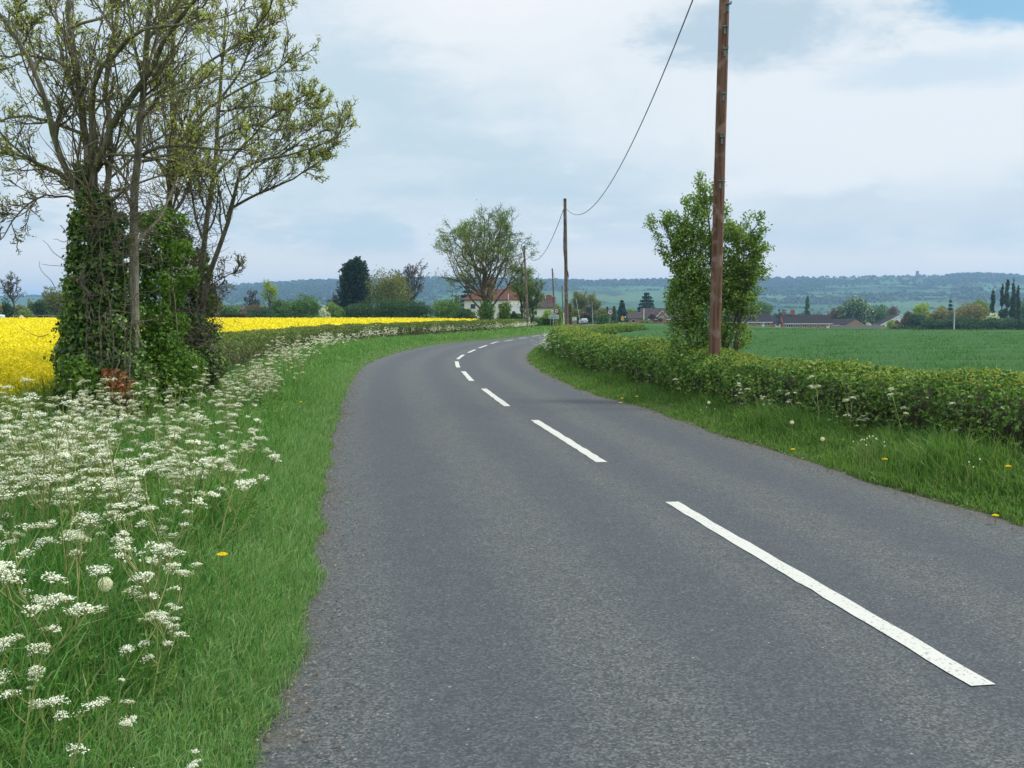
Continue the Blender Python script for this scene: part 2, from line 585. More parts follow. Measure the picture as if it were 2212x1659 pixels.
def terr(x, y):
    """the land lies flat for 70 m and then falls gently, more so to the east"""
    x, y = np.asarray(x, float), np.asarray(y, float)
    s = np.interp(x / np.maximum(y, 20), SU, SV)
    return -s * np.clip(y - 70, 0, 420)


def gz(x, y):
    return float(terr(x, y))


def spline(pts, ys):
    """smooth x(y) through points"""
    p = np.array(sorted(pts, key=lambda q: q[1]), float)
    y, x = p[:, 1], p[:, 0]
    mm = np.gradient(x, y)
    ys = np.asarray(ys, float)
    i = np.clip(np.searchsorted(y, ys) - 1, 0, len(y) - 2)
    h = y[i + 1] - y[i]
    t_ = np.clip((ys - y[i]) / h, 0, 1)
    return ((2 * t_**3 - 3 * t_**2 + 1) * x[i] + (t_**3 - 2 * t_**2 + t_) * h * mm[i] +
            (-2 * t_**3 + 3 * t_**2) * x[i + 1] + (t_**3 - t_**2) * h * mm[i + 1])


LEFT = [(.5, -14), (-.38, -4), (-.76, 0), (-.94, 3.4), (-1.12, 5.1), (-1.45, 7.1), (-2.0, 10.4), (-2.92, 16.6), (-4.02, 25.1),
        (-4.50, 30.2), (-4.62, 36.2), (-4.15, 45.2), (-2.9, 53), (-1.0, 58.5), (.75, 66), (3.1, 78.6), (5.0, 92), (7.2, 112), (9.2, 132), (14, 190), (17.5, 260), (19, 330)]
RIGHT = [(7.4, -14), (6.0, -4), (5.32, 0), (4.66, 3.4), (4.36, 5.1), (3.93, 7.5), (3.40, 9.7), (3.17, 11.3), (2.77, 13.2), (2.2, 17.1), (1.62, 19.6), (1.22, 22.8),
         (.85, 26.7), (.60, 32), (.57, 35), (.78, 40), (1.5, 49), (2.7, 57), (5.0, 67), (7.6, 79), (9.8, 93), (12.0, 112), (14.2, 132), (19.5, 190), (23, 260), (25, 330)]


def xl(y):
    return spline(LEFT, y)


def xr(y):
    return spline(RIGHT, y)


rng = np.random.default_rng(11)
random.seed(5)


def fbm(x, y, seed=0, octv=4, base=1.0):
    r = np.random.default_rng(seed)
    o = np.zeros(np.broadcast(np.asarray(x), np.asarray(y)).shape)
    a, f_ = 1.0, base
    for _ in range(octv):
        for _k in range(3):
            th, ph = r.uniform(0, 6.28, 2)
            o = o + a * np.sin((x * math.cos(th) + y * math.sin(th)) * f_ + ph) / 3
        a *= .55
        f_ *= 2.1
    return o


# ------------------------------------------------------------------ ground, hills
gx = np.concatenate([-np.geomspace(3500, 14, 40), np.linspace(-13, 13, 27), np.geomspace(14, 3500, 40)])
gy = np.concatenate([[-400, -100, -30], np.linspace(-15, 120, 90), np.geomspace(125, 6000, 60)])
GX, GY = np.meshgrid(gx, gy)
GZ = terr(GX, GY) - .12
mb = MB()
ii = np.arange(GX.size).reshape(GX.shape)
mb.add(np.stack([GX, GY, GZ], -1).reshape(-1, 3), np.stack([ii[:-1, :-1], ii[:-1, 1:], ii[1:, 1:], ii[1:, :-1]], -1).reshape(-1, 4))
tag(mb.build('ground', 'ground', smooth=True), kind='structure')

RIDGE = [(-900, 636), (-200, 640), (0, 639), (150, 638), (300, 632), (450, 623), (482, 616), (559, 612), (632, 607), (664, 605), (716, 604), (800, 603), (921, 599), (1060, 601), (1151, 602), (1193, 603),
         (1265, 605), (1317, 604.5), (1380, 604), (1408, 602.5), (1616, 601), (1679, 599), (1786, 598), (1915, 596), (1981, 595), (2038, 594.5), (2074, 590), (2111, 590), (2160, 592), (2212, 595), (2500, 600), (3200, 610)]
HD = 3200.0
rp = np.array(RIDGE, float)


def ridge_h(px):
    return EYE + (673 - np.interp(px, rp[:, 0], rp[:, 1])) * HD / F - 4


hx_px = np.linspace(-900, 3200, 240)
ht = np.linspace(0, 1, 34)
PX, TT = np.meshgrid(hx_px, ht)
prof = np.where(TT < .72, (TT / .72)**1.25, 1 - .9 * np.clip((TT - .74) / .26, 0, 1)**1.5)
HY = 1500 + (HD - 1500) * (TT / .72)
HX = (PX - 1106) / F * np.minimum(HY, 9e9)
base = -9.0
HZ = base + (ridge_h(PX) - base) * prof + fbm(HX, HY, 3, 4, .004) * 9 * np.clip(TT * 3, 0, 1) * np.clip((.72 - TT) * 6, 0, 1)
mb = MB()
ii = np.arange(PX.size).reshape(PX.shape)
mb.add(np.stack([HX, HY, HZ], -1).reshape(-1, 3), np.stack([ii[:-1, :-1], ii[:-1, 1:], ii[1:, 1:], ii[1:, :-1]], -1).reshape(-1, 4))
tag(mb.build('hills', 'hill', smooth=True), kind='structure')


def hill_z(px, t_):
    p_ = np.where(t_ < .72, (t_ / .72)**1.25, 1.0)
    y = 1500 + (HD - 1500) * t_ / .72
    x = (px - 1106) / F * y
    z = base + (ridge_h(px) - base) * p_
    return x, y, z


# woods and hedgerows on the hills: many small crowns, one mass
mb = MB()
M['far_wood'] = leaf_mat('far_wood_leaf', [(.014, .030, .012), (.022, .045, .015), (.034, .06, .018)], .1)
M['far_wood_alias'] = M['far_wood']  # second key for the same woodland leaf material
wr = np.random.default_rng(77)
pts, rad = [], []
for px in np.arange(-300, 2500, 3.1):                      # the wooded skyline
    if wr.random() < (.9 if px < 1480 or 2060 < px < 2212 else .42):
        x, y, z = hill_z(px + wr.normal() * 2, .715 + wr.normal() * .006)
        s = wr.uniform(4, 8.5)
        pts.append((x, y, z + s * .35 - 2))
        rad.append(s)
for cx, ct, wx, wt, n in [(1300, .63, 520, .07, 1700), (640, .58, 220, .10, 1200), (2130, .61, 150, .09, 900), (1100, .56, 200, .08, 500), (1700, .60, 100, .06, 380), (1550, .62, 120, .06, 420), (1700, .53, 90, .05, 160), (1560, .5, 120, .06, 260), (1400, .30, 160, .05, 260), (1800, .25, 150, .04, 200), (800, .35, 180, .06, 260), (1250, .40, 120, .05, 200), (1960, .33, 90, .03, 120), (600, .38, 160, .08, 320), (2150, .30, 120, .05, 160), (1850, .60, 60, .02, 70),
                          (900, .52, 120, .05, 220), (1180, .47, 80, .03, 130), (1990, .50, 40, .03, 60), (560, .5, 90, .04, 150), (1690, .38, 60, .03, 60), (2090, .40, 40, .02, 50), (1400, .42, 60, .04, 110)]:
    for _ in range(n):
        px, t_ = cx + wr.normal() * wx * .5, ct + wr.normal() * wt * .6
        if not .05 < t_ < .715:
            continue
        x, y, z = hill_z(px, t_)
        s = wr.uniform(4, 8)
        pts.append((x, y, z + s * .2))
        rad.append(s)
for _ in range(80):                                        # hedgerows
    px0, t0, sl_ = wr.uniform(450, 2250), wr.uniform(.12, .6), wr.normal() * .0002
    for k in range(int(wr.uniform(20, 60))):
        px = px0 + k * 3.2
        if wr.random() < .75:
            x, y, z = hill_z(px, np.clip(t0 + sl_ * k * 3.2 + wr.normal() * .001, .03, .7))
            s = wr.uniform(2.2, 4.5)
            pts.append((x, y, z + s * .2))
            rad.append(s)
for _ in range(1400):                                       # thin-scattered thorn trees, and the plain below
    px, t_ = wr.uniform(-200, 2400), wr.beta(1.0, 2.0) * .66
    x, y, z = hill_z(px, t_)
    s = wr.uniform(1.6, 5)
    pts.append((x, y, z + s * .2))
    rad.append(s)
for px, y0, n in [(300, 900, 130), (700, 800, 130), (1300, 850, 160), (1750, 800, 170), (2100, 800, 130), (60, 700, 110)]:
    for _ in range(n):
        x = (px + wr.normal() * 170 - 1106) / F * y0
        y = y0 + wr.normal() * 90
        s = wr.uniform(2.5, 5.5)
        pts.append((x, y, gz(x, y) + s * .4))
        rad.append(s)
pts, rad = np.array(pts), np.array(rad)
per = 14
pp = np.repeat(pts, per, 0)
rr = np.repeat(rad, per)
dv = wr.normal(size=pp.shape)
dv /= np.linalg.norm(dv, axis=1, keepdims=True)
dv[:, 2] = np.abs(dv[:, 2]) * .9 - .1
mb.leaves(pp + dv * rr[:, None] * .75, rr * 1.05, wr, bias=dv, bamt=1.2, aspect=.8)
tag(mb.build('woodland', 'far_wood'), 'dark woods and hedgerow trees scattered over the distant blue hills', 'woodland', kind='stuff')

# the tower on the skyline
p = at(1981.5, 595, HD - 40)
tw = thing('tower', 'small ruined stone tower standing on the hill skyline', 'tower', (p[0], p[1], p[2] - 8))
mb = MB()
mb.box((0, 0, 9), (7, 7, 18))
mb.build('wall', 'stone', tw)
for sx_ in (-1, 1):
    for sy_ in (-1, 1):
        mb = MB()
        mb.box((sx_ * 2.6, sy_ * 2.6, 20.01), (2.0, 2.0, 4))
        mb.build('turret', 'stone', tw)

# ------------------------------------------------------------------ road, markings, verges
ry = np.concatenate([np.arange(-14, 30, .25), np.arange(30, 100, .5), np.arange(100, 331, 4.)])
NC = 28
wobl = .022 * fbm(ry, ry * 0, 9, 5, 2.3)
wobr = .05 * fbm(ry, ry * 0, 10, 4, 1.9)
L_, R_ = xl(ry) + wobl, xr(ry) + wobr
cc = np.linspace(0, 1, NC)
RX = L_[:, None] * (1 - cc) + R_[:, None] * cc
RY = np.repeat(ry[:, None], NC, 1)
RZ = terr(RX, RY) + .05 * (1 - (2 * cc - 1)**2)[None] - .03
mb = MB()
ii = np.arange(RX.size).reshape(RX.shape)
mb.add(np.stack([RX, RY, RZ], -1).reshape(-1, 3), np.stack([ii[:-1, :-1], ii[:-1, 1:], ii[1:, 1:], ii[1:, :-1]], -1).reshape(-1, 4))
road = mb.build('road', 'asphalt', smooth=True)
tag(road, kind='structure')
for nm, arr in (('lat', RX - L_[:, None]), ('rat', R_[:, None] - RX)):
    a = road.data.attributes.new(nm, 'FLOAT', 'POINT')
    a.data.foreach_set('value', arr.astype(np.float32).ravel())


def road_z(x, y):
    a, b = float(xl(y)), float(xr(y))
    c = min(1, max(0, (x - a) / (b - a)))
    return gz(x, y) + .05 * (1 - (2 * c - 1)**2) - .03


MARKS = [((2125, 1482), (1450, 1085)), ((1300, 999), (1155, 908)), ((1096, 878), (1045, 840)), ((1020, 823), (999, 802.5)), ((990.5, 794), (985, 781)), ((988, 776), (1001, 766.5)),
         ((1011, 762), (1027, 755.5)), ((1034, 752), (1052, 746)), ((1060, 742.5), (1078, 738)), ((1089, 737), (1109, 734)), ((1121, 731.5), (1139, 729)), ((1149, 727), (1166, 724.5)), ((1175, 723), (1188, 721))]


def on_road(px, py):
    d = ray(px, py)
    t_ = -EYE / d[2]
    x, y = d[0] * t_, d[1] * t_
    for _ in range(4):
        t_ = (road_z(x, y) - EYE) / d[2]
        x, y = d[0] * t_, d[1] * t_
    return np.array([x, y])


ends = [np.array([on_road(*q) for q in mk]) for mk in MARKS]
flat = np.concatenate(ends)
order = np.argsort(flat[:, 1])
cxs, cys = flat[order][:, 0], flat[order][:, 1]
for k in range(2, len(cxs) - 2):                            # ease the centre line
    cxs[k] = .25 * cxs[k - 1] + .5 * cxs[k] + .25 * cxs[k + 1]
CEN = list(zip(cxs, cys))
for mk in ends:
    y0, y1 = mk[:, 1].min(), mk[:, 1].max()
    ys = np.linspace(y0, y1, 26)
    o2_ = np.argsort(mk[:, 1])
    straight = np.interp(ys, mk[o2_, 1], mk[o2_, 0])
    xs = straight + .35 * (spline(CEN, ys) - straight) * (1 if y0 > 22 else 0)
    tx, ty = np.gradient(xs), np.gradient(ys)
    ln = np.hypot(tx, ty)
    nx, ny = -ty / ln, tx / ln
    jit = rng.normal(size=(2, 26)) * .0045
    wdt = .058
    a = np.stack([xs + nx * (wdt + jit[0]), ys + ny * (wdt + jit[0])], 1)
    b = np.stack([xs - nx * (wdt + jit[1]), ys - ny * (wdt + jit[1])], 1)
    # dashes are cut square to the driver: level ends
    va = [(q[0], q[1], road_z(q[0], q[1]) + .005) for q in a]
    vb = [(q[0], q[1], road_z(q[0], q[1]) + .005) for q in b]
    mb = MB()
    n_ = len(ys)
    mb.add(va + vb, [[j, n_ + j, n_ + j + 1, j + 1] for j in range(n_ - 1)])
    tag(mb.build('road_marking', 'paint'), kind='structure')

LHEDGE = [(-4.6, 11), (-5.2, 14.5), (-6.05, 20), (-7.4, 30), (-8.1, 37), (-8.35, 44), (-8.0, 52), (-6.5, 60), (-4.2, 70), (-2.0, 80), (0, 95), (1.2, 112), (2.0, 122)]
RHEDGE = [(8.8, -10), (6.6, 0), (5.05, 7.8), (4.68, 9.3), (4.15, 11.3), (3.62, 13.2), (3.05, 16), (2.7, 18.2), (2.08, 22.3), (1.62, 27), (1.38, 32), (1.36, 36), (1.5, 40), (2.15, 48), (3.6, 56), (6.0, 66), (8.3, 76), (9.8, 84)]


def lhx(y):
    return spline(LHEDGE, y)


def rhx(y):
    return spline(RHEDGE, y)


def verge_h(d):
    """height of the verge at distance d from the tarmac edge"""
    return -.03 + .14 * np.clip(d / .7, 0, 1)**.8


vy = np.concatenate([np.arange(-10, 30, .3), np.arange(30, 125, 1.)])
for nm, side in (('verge', -1), ('verge', 1)):
    e = (xl(vy) + wobl.mean()) if side < 0 else xr(vy)
    wv = np.where(vy < 14, 7.5, 5.0) if side < 0 else np.full(len(vy), 4.2)
    cc2 = np.concatenate([[-.06], np.linspace(0, 1, 22)**1.4])
    VX = e[:, None] + side * cc2[None] * wv[:, None]
    VY = np.repeat(vy[:, None], len(cc2), 1)
    D = np.abs(VX - e[:, None])
    D[:, 0] = -.1
    VZ = terr(VX, VY) + verge_h(D) + .03 * fbm(VX, VY, 21, 3, 2.2) * np.clip(D, 0, 1)
    VZ[:, 0] = terr(VX[:, 0], VY[:, 0]) - .07
    VZ[:, 1] -= .012
    mb = MB()
    ii = np.arange(VX.size).reshape(VX.shape)
    q = np.stack([ii[:-1, :-1], ii[:-1, 1:], ii[1:, 1:], ii[1:, :-1]], -1).reshape(-1, 4)
    mb.add(np.stack([VX, VY, VZ], -1).reshape(-1, 3), q if side > 0 else q[:, ::-1])
    tag(mb.build(nm, 'soil', smooth=True), kind='structure')


# ------------------------------------------------------------------ grass on the verges
def scatter_strip(n, y0, y1, d0, d1, side, pw=1.0, ypow=1.0):
    y = y0 + (y1 - y0) * rng.random(n)**ypow
    d = d0 + (d1 - d0) * rng.random(n)**pw
    x = (xl(y) - d) if side < 0 else (xr(y) + d)
    z = terr(x, y) + verge_h(d)
    return np.stack([x, y, z], 1), d


mb = MB()
# near: long lush grass, then thinner and broader with distance
for (n, y0, y1, d0, d1, h0, h1, wd, seg) in [(56000, 1.6, 6.0, .12, 3.6, .16, .48, .0068, 3), (9000, 1.6, 6.5, .7, 3.6, .36, .66, .0075, 4), (52000, 6.0, 12, .15, 4.6, .14, .44, .0080, 3), (40000, 12, 24, .2, 3.4, .14, .38, .011, 2),
                                             (34000, 24, 60, .3, 4.0, .12, .36, .02, 2), (12000, 60, 122, .3, 4.5, .12, .36, .04, 2), (9000, 10, 16, 3.4, 7.0, .2, .55, .012, 2)]:
    P, d = scatter_strip(n, y0, y1, d0, d1, -1)
    tall = np.clip((d - .05) / .8, .28, 1)
    clump = .75 + .35 * fbm(P[:, 0], P[:, 1], 31, 3, 3.0)
    h = rng.uniform(h0, h1, n) * tall * np.clip(clump, .45, 1.3)
    mb.blades(P, h, np.full(n, wd) * rng.uniform(.7, 1.4, n), np.array([.25, -.1, 0]), rng, seg=seg)
tag(mb.build('grass', 'grass'), 'long lush green grass covering the left roadside verge', 'grass', kind='stuff')
mb = MB()
for (n, y0, y1, wd, h0, h1, seg) in [(36000, 1.6, 6, .0035, .05, .17, 3), (26000, 6, 12, .005, .05, .17, 2), (20000, 12, 28, .008, .05, .16, 2), (16000, 28, 120, .02, .05, .16, 2)]:
    P, d = scatter_strip(n, y0, y1, -.02, .95, -1, 1.7)
    P[:, 0] += .045 * fbm(P[:, 1], P[:, 1] * 0, 5, 5, 4.3) + .03 * rng.normal(size=n)
    mb.blades(P, rng.uniform(h0, h1, n) * np.clip((d + .25) / .5, .4, 1), np.full(n, wd) * rng.uniform(.7, 1.4, n), np.array([.35, -.25, 0]), rng, seg=seg)
tag(mb.build('edge_grass', 'grass_edge'), 'fine pale short grass fringing the left edge of the tarmac', 'grass', kind='stuff')
mb = MB()
for (n, y0, y1, d0, d1, h0, h1, wd, seg) in [(56000, 5, 13, -.02, 1.5, .10, .33, .0075, 3), (9000, 6, 14, .35, 1.5, .28, .50, .0075, 3), (30000, 13, 24, -.02, 1.1, .09, .28, .010, 2), (14000, 24, 46, -.02, 1.1, .09, .28, .016, 2), (6000, 46, 84, 0, 1.5, .1, .28, .03, 2)]:
    P, d = scatter_strip(n, y0, y1, d0, d1, 1)
    P[:, 0] += .06 * fbm(P[:, 1], P[:, 1] * 0, 6, 4, 3.3)
    tall = np.clip((d + .1) / .8, .3, 1) * np.clip(.8 + .45 * fbm(P[:, 0], P[:, 1], 41, 3, 2.4), .4, 1.35)
    mb.blades(P, rng.uniform(h0, h1, n) * tall, np.full(n, wd) * rng.uniform(.7, 1.4, n), np.array([-.3, -.2, 0]), rng, seg=seg)
tag(mb.build('grass', 'grass_right'), 'tufted green grass along the right verge below the hedge', 'grass', kind='stuff')
mb = MB()                                                    # broad-leaved weeds between the blades
for (n, y0, y1, d0, d1, side, s) in [(1500, 1.8, 7, .9, 3.8, -1, .03), (4000, 7, 16, .8, 4.6, -1, .045), (1600, 6, 16, .4, 1.4, 1, .035)]:
    P, d = scatter_strip(n, y0, y1, d0, d1, side)
    P[:, 2] += rng.uniform(.05, .3, n) * np.clip(d, .3, 1)
    mb.leaves(P, rng.uniform(.6, 1.4, n) * s, rng, bias=(0, -.2, 1), bamt=1.0, aspect=.45)
tag(mb.build('weeds', 'herb'), 'small leafy weeds and parsley foliage low in the verge grass', 'weeds', kind='stuff')


mb = MB()                                                    # grit and bits of debris swept to the edges of the road
gr_ = np.random.default_rng(15)
n = 5200
y = 1.8 + 26 * gr_.random(n)**1.6
sd = gr_.random(n) < .62
d = np.abs(gr_.normal(size=n)) * .17 - .03
x = np.where(sd, xl(y) + d, xr(y) - d)
P = np.stack([x, y, -.016 + .03 * np.clip(d, 0, 1)], 1)
s_ = gr_.uniform(.004, .011, n) * (1 + .03 * y)
tet = np.array([[1, 0, 0], [-.5, .8, 0], [-.5, -.8, 0], [.1, .05, .9]])
a = gr_.uniform(0, 6.28, n)
c_, q_ = np.cos(a), np.sin(a)
V = tet[None] * s_[:, None, None]
V = np.stack([V[..., 0] * c_[:, None] - V[..., 1] * q_[:, None], V[..., 0] * q_[:, None] + V[..., 1] * c_[:, None], V[..., 2] * .7], -1) + P[:, None]
ix = np.arange(n)[:, None] * 4
mb.add(V.reshape(-1, 3), np.concatenate([ix + np.array([[0, 1, 3]]), ix + np.array([[1, 2, 3]]), ix + np.array([[2, 0, 3]])]))
M['grit'] = leaf_mat('road_grit', [(.05, .045, .035), (.10, .085, .06), (.15, .14, .12), (.24, .22, .19)], .0, .9, .1, gain=1.0)
tag(mb.build('gravel', 'grit'), 'loose grit and crumbs of soil along both edges of the tarmac', 'gravel', kind='stuff')


# ------------------------------------------------------------------ fields
def field_sheet(name, mat_, rows, x0f, x1f, hgt, nx=60, amp=.05, skirt=0.0):
    xs = 1 - np.linspace(1, 0, nx)**2.2 if skirt else np.linspace(0, 1, nx)
    X0, X1 = x0f(rows), x1f(rows)
    FX = X0[:, None] * (1 - xs) + X1[:, None] * xs
    FY = np.repeat(rows[:, None], nx, 1)
    FZ = terr(FX, FY) + hgt + amp * fbm(FX, FY, 51, 4, 1.7)
    if skirt:
        FZ -= skirt * np.clip(1 - (X1[:, None] - FX) / 1.1, 0, 1)**1.5 + skirt * np.clip(1 - (FY - rows[0]) / 1.5, 0, 1)
    mb_ = MB()
    ii_ = np.arange(FX.size).reshape(FX.shape)
    mb_.add(np.stack([FX, FY, FZ], -1).reshape(-1, 3), np.stack([ii_[:-1, :-1], ii_[:-1, 1:], ii_[1:, 1:], ii_[1:, :-1]], -1).reshape(-1, 4))
    o = mb_.build(name, mat_, smooth=True)
    return tag(o, kind='structure')


def wheat_l(y):
    return np.where(y < 80, rhx(np.minimum(y, 80)) + 2.0, .128 * y)


def rape_r(y):
    return np.where(y < 110, lhx(np.clip(y, 11, 110)) - np.interp(y, [8, 20, 60, 110], [1.5, 1.5, 2.0, 4.0]), -4.5)


field_sheet('wheat_field', 'wheat_sheet', np.concatenate([np.arange(2, 60, 1.5), np.geomspace(62, 402, 50)]), wheat_l, lambda y: .8 * y + 30, .30)
field_sheet('rape_field', 'rape_sheet', np.concatenate([np.arange(8, 60, 1.0), np.geomspace(62, 172, 40)]), lambda y: -.72 * y - 30, rape_r, .76, amp=.05, skirt=.72, nx=110)
mb = MB()
for n, y0, y1, h, wd in [(60000, 10, 24, .20, .010), (52000, 24, 55, .20, .022), (36000, 55, 130, .19, .05), (14000, 130, 390, .18, .12)]:
    y = rng.uniform(y0, y1, n)
    a_, b_ = wheat_l(y), np.maximum(.62 * y + 2, wheat_l(y) + 1)
    x = a_ + (b_ - a_) * rng.random(n)
    P = np.stack([x, y, terr(x, y) + .18], 1)
    mb.blades(P, rng.uniform(.7, 1.25, n) * h, np.full(n, wd) * rng.uniform(.6, 1.4, n), None, rng, seg=2)
tag(mb.build('wheat_crop', 'wheat'), 'young green wheat filling the field beyond the right hedge', 'crop', kind='stuff')
mb = MB()
mb2 = MB()
for n, y0, y1, s in [(52000, 9, 19, .035), (40000, 19, 45, .06), (26000, 45, 100, .12), (14000, 100, 172, .22)]:
    y = rng.uniform(y0, y1, n)
    b_ = rape_r(y)
    a_ = np.minimum(-.56 * y - 2, b_ - 1)
    x = a_ + (b_ - a_) * rng.random(n)**.85
    ok = rng.random(n) < np.clip(.9 + .5 * fbm(x, y, 61, 3, 1.1), .3, 1)
    x, y, b_ = x[ok], y[ok], b_[ok]
    dd = np.clip((b_ - x) / .7, 0, 1)
    P = np.stack([x, y, terr(x, y) + .42 + .34 * dd + rng.uniform(-.02, .20, len(x)) + .05 * fbm(x, y, 51, 4, 1.7)], 1)
    mb.leaves(P, rng.uniform(.6, 1.4, len(x)) * s, rng, bias=(0, -.3, 1), bamt=.8, aspect=.8)
n = 16000
y = rng.uniform(8, 30, n)
x = rape_r(y) + .25 - rng.random(n)**2 * 1.6
P = np.stack([x, y, terr(x, y)], 1)
mb2.blades(P, rng.uniform(.45, .85, n), rng.uniform(.012, .03, n), None, rng, seg=2)
rape = tag(mb.build('rapeseed_crop', 'rape_petal'), 'bright yellow flowering rapeseed filling the field on the left', 'crop', kind='stuff')
mb2.build('stems', 'rape_stem', rape)


# ------------------------------------------------------------------ hedges
def hedge(name, label, path, y0, y1, side, hfun, width, leafmat, newmat, nleaf, nnew, seed, lod):
    """a trimmed hedge: solid light-blocking core, a shell of leaves, fresh shoots on top. side +1: its body lies right of the path"""
    r = np.random.default_rng(seed)
    o = thing(name, label, 'hedge', (0, 0, 0))
    ys = np.arange(y0, y1, .6)
    xs = spline(path, ys)
    core = MB()
    a_ = np.linspace(0, math.pi, 9)
    prof_x = .5 - .40 * np.cos(a_)
    prof_z = np.sin(a_)**.45 * .80
    hh = hfun(ys)
    CX = xs[:, None] + side * width * prof_x[None] + .05 * fbm(ys[:, None], prof_x[None] * 3, seed, 3, 1.5)
    CY = np.repeat(ys[:, None], 9, 1)
    CZ = terr(CX, CY) + .05 + hh[:, None] * prof_z[None] * (1 + .06 * fbm(CX, CY, seed + 1, 3, 2))
    ii_ = np.arange(CX.size).reshape(CX.shape)
    q_ = np.stack([ii_[:-1, :-1], ii_[:-1, 1:], ii_[1:, 1:], ii_[1:, :-1]], -1).reshape(-1, 4)
    core.add(np.stack([CX, CY, CZ], -1).reshape(-1, 3), q_)
    for row in (0, -1):
        core.poly(np.stack([CX[row], CY[row], CZ[row]], -1), [list(range(9))])
    core.build('stems', 'dark_core', o, smooth=True)  # solid core added inside the leaves to block light, not separate stems

    def shell(n, lo, hi, spread):
        t_ = r.random(n)
        # more leaves where the hedge is near the road bend we walk along
        y = y0 + (y1 - y0) * t_**lod
        a = lo + (hi - lo) * r.random(n)
        x = spline(path, y)
        fat = 1 + .10 * fbm(y, a * 2.2, seed + 2, 4, 2.3)
        if spread > 0:
            fat = fat + np.abs(r.normal(size=n)) * .07 - .04 + .05 * fbm(y * 4, a * 6, seed + 5, 3, 2.0)
        ox = .5 - .5 * np.cos(a) * fat
        oz = np.sin(a)**.42 * hfun(y) * (.92 + .08 * fat + .05 * fbm(x * 2, y, seed + 3, 4, 1.6))
        # the flanks also bulge
        px_ = x + side * width * ox
        P = np.stack([px_, y, terr(px_, y) + .06 + oz + r.normal(size=n) * .02], 1)
        nb = np.stack([side * -np.cos(a), np.full(n, -.15), np.sin(a)], 1)
        return P, nb, y

    fo = MB()
    P, nb, y = shell(nleaf, .02, math.pi * .97, 1)
    fo.leaves(P, np.clip(.036 + .0010 * y, .03, .13) * r.uniform(.6, 1.4, nleaf), r, bias=nb, bamt=.75, aspect=.72, kite=.2)
    nw = MB()
    P, nb, y = shell(nnew, math.pi * .26, math.pi * .80, 1)
    P[:, 2] += np.abs(r.normal(size=nnew)) * .025
    nw.leaves(P, np.clip(.030 + .0008 * y, .03, .11) * r.uniform(.6, 1.25, nnew), r, bias=(0, 0, 1), bamt=.6, aspect=.5)
    nw.build('new_shoots', newmat, o)
    nt = 420
    P, nb, y = shell(nt, .1, math.pi * .8, 1)
    d_ = nb + r.normal(size=(nt, 3)) * .7
    d_ /= np.linalg.norm(d_, axis=1, keepdims=True)
    ln_ = r.uniform(.08, .3, nt)[:, None]
    pts_ = np.stack([P - d_ * ln_ * .7, P, P + d_ * ln_ * .35], 1)
    fo.tubes(pts_, np.tile(np.array([[.005, .004, .0015]]), (nt, 1)), 4, mi=1)
    fo.build('foliage', [leafmat, 'dead_twig'], o)
    return o


hedge('hedge', 'trimmed green hedge with yellowish top running along the right side of the road', RHEDGE, 4, 84, 1,
      lambda y: np.interp(y, [0, 9, 12, 15, 17, 20, 26, 36, 42, 48, 56, 84], [.88, .86, .84, .78, .82, .90, .86, .92, .88, .78, .68, .60]), 1.35, 'hedge_leaf', 'hedge_new', 165000, 30000, 5, 1.45)
hedge('hedge', 'brownish green low hedge between the yellow field and the left verge', LHEDGE, 13.6, 120, -1,
      lambda y: np.interp(y, [15, 19, 24, 35, 60, 120], [1.0, 1.05, .98, .86, .82, .9]), 1.1, 'hedge_left', 'hedge_new', 70000, 9000, 8, 1.3)


# ------------------------------------------------------------------ trees
def unit(v):
    return v / (np.linalg.norm(v, axis=-1, keepdims=True) + 1e-9)


def spawn(r, P, Rr, m, t0, t1, ang, angsd, lf, k, curl, up, rf, rmin, lmax=1e9, taper=.55):
    """m child branches on each parent branch"""
    N, k0, _ = P.shape
    idx = np.repeat(np.arange(N), m)
    t_ = r.uniform(t0, t1, N * m)
    s_ = t_ * (k0 - 1)
    i = np.clip(s_.astype(int), 0, k0 - 2)
    fr = (s_ - i)[:, None]
    b0 = P[idx, i] * (1 - fr) + P[idx, i + 1] * fr
    tan = unit(P[idx, i + 1] - P[idx, i])
    perp = unit(np.cross(tan, r.normal(size=tan.shape)))
    a = np.clip(r.normal(ang, angsd, N * m), .15, 1.6)[:, None]
    d = unit(tan * np.cos(a) + perp * np.sin(a))
    plen = np.linalg.norm(np.diff(P, axis=1), axis=2).sum(1)[idx]
    L = np.minimum(plen * lf * (1 - taper * t_) * r.uniform(.6, 1.25, N * m), lmax)
    out = np.zeros((N * m, k, 3))
    out[:, 0] = b0
    for j in range(1, k):
        d = unit(d + r.normal(size=d.shape) * curl + np.array([0, 0, up]))
        out[:, j] = out[:, j - 1] + d * (L / (k - 1))[:, None]
    r0 = np.maximum(Rr[idx, i] * rf, rmin)
    rad = r0[:, None] * np.linspace(1, .45, k)[None]
    return out, np.maximum(rad, rmin)


def resample(pts, k, r=None, wig=0.0):
    p = np.asarray(pts, float)
    d = np.concatenate([[0], np.cumsum(np.linalg.norm(np.diff(p, axis=0), axis=1))])
    u = np.linspace(0, d[-1], k)
    mm = np.gradient(p, d, axis=0)
    out = np.stack([spline(list(zip(p[:, c], d)), u) for c in range(3)], 1) if len(p) > 2 else np.stack([np.interp(u, d, p[:, c]) for c in range(3)], 1)
    if r is not None and wig:
        nz = r.normal(size=out.shape) * wig
        nz[0] = 0
        out = out + nz
    return out


